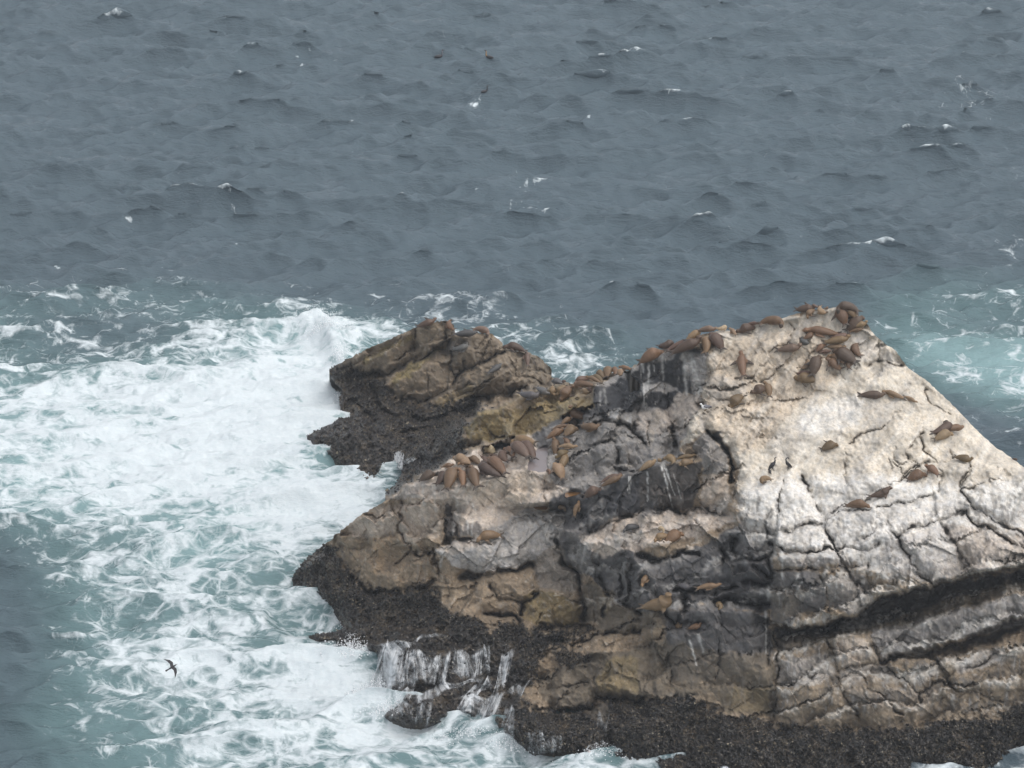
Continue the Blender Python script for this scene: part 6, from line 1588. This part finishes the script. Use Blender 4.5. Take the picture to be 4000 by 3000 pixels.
# bird gliding low over the white water; wings half folded, seen from above
def at_height(u, v, z):
    r = ray(u, v); return Vector(to_world(u, v, (z - CAM_H) / r[2]))
root = bird('seabird', at_height(671, 2607, 9.0), math.radians(35), .98, 'dark seabird gliding over the white water on bent wings', 'bird', None,
    [('body', body_mesh('body', [(-.26,0,0),(-.15,0,0),(0,0,.01),(.14,0,.01),(.22,0,.02),(.28,0,.02),(.33,0,.01)], [.015,.045,.065,.055,.035,.035,.012], m_black)), ('bill', body_mesh('bill', [(.32,0,.012),(.37,0,.005)], [.010,.003], m_bill, 6)),
     ('tail', flat_part('tail', [(-.20,.03,0),(-.20,-.03,0),(-.40,-.055,0),(-.43,0,0),(-.40,.055,0)], .012, m_black))] +
    [('wing', flat_part('wing', [(.13,.04*s,.03),(.20,.22*s,.07),(.12,.42*s,.08),(-.10,.62*s,.05),(-.16,.66*s,.05),(-.05,.42*s,.07),(.0,.22*s,.06),(-.06,.04*s,.03)][::s], .02, m_black)) for s in (1, -1)], tilt=(math.radians(-12), math.radians(0)))
root.rotation_mode = 'QUATERNION'
root.rotation_quaternion = (Matrix.Rotation(math.radians(48), 3, 'X') @ Matrix.Rotation(math.radians(32), 3, 'Z')).to_quaternion()
# birds sitting far out on the swell
def swim_parts(breast=None):
    return [('body', body_mesh('body', [(-.34,0,.05),(-.2,0,.07),(0,0,.08),(.16,0,.10),(.24,0,.14)], [.02,.10,.13,.10,.05], m_black)), ('neck', body_mesh('neck', [(.18,0,.12),(.25,0,.26),(.22,0,.40),(.24,0,.50)], [.075,.05,.042,.045], breast or m_black)), ('head', body_mesh('head', [(.20,0,.49),(.26,0,.53),(.31,0,.53),(.36,0,.52)], [.03,.052,.045,.015], m_black)), ('bill', body_mesh('bill', [(.35,0,.52),(.46,0,.51)], [.014,.005], m_black, 6))]
GW = 'seabirds swimming far out on the sea'
for (u, v), rz, sc, br, lab in [((1715, 222), 10, 1.5, m_grey, 'dark long necked seabird swimming far out, pale breast showing'), ((1913, 252), 160, 1.45, m_bill, 'brownish seabird swimming far out, right of the pale breasted one'), ((1886, 392), 20, 1.2, None, 'small dark seabird swimming just right of a whitecap')]:
    bird('seabird', sea_z(u, v) - Vector((0, 0, .03)), math.radians(rz), sc, lab, 'bird', GW, swim_parts(br))
# starfish at the foot of the wet wall
star = []
for i in range(10):
    r0 = .11 if i % 2 == 0 else .045
    star.append((r0 * math.cos(i * math.pi / 5), r0 * math.sin(i * math.pi / 5), 0))
vs_ = [(x * 1.1, y * 1.1, 0) for x, y, z in star] + [(x * .75, y * .75, .03) for x, y, z in star] + [(0, 0, .05)]
fs = [(i, (i + 1) % 10, 10 + (i + 1) % 10, 10 + i) for i in range(10)] + [(10 + i, 10 + (i + 1) % 10, 20) for i in range(10)] + [tuple(reversed(range(10)))]
me = bpy.data.meshes.new('starfish'); me.from_pydata(vs_, [], fs); me.materials.append(m_star)
p, n_ = surf(2303, 2938)
ob = link('starfish', me); ob.location = p + n_ * .03; ob.rotation_mode = 'QUATERNION'; ob.rotation_quaternion = n_.to_track_quat('Z', 'Y')
tag(ob, 'orange starfish clinging to the black wet rock just above the foam', 'starfish')

# ------------------------------------------------------------------ sea air
bpy.ops.mesh.primitive_cube_add(size=1)
hz = bpy.context.active_object
hz.name = 'haze'
hz.scale = (96000, 66000, 100)
hz.location = (0, 15000, 45)
m, nt, bs, out = new_mat('sea_air')
nt.nodes.remove(bs)
pv = nt.nodes.new('ShaderNodeVolumePrincipled')
pv.inputs['Color'].default_value = (.84, .90, .96, 1)
pv.inputs['Density'].default_value = .00026
pv.inputs['Anisotropy'].default_value = .2
nt.links.new(pv.outputs[0], out.inputs['Volume'])
hz.data.materials.append(m)
hz['kind'] = 'stuff'
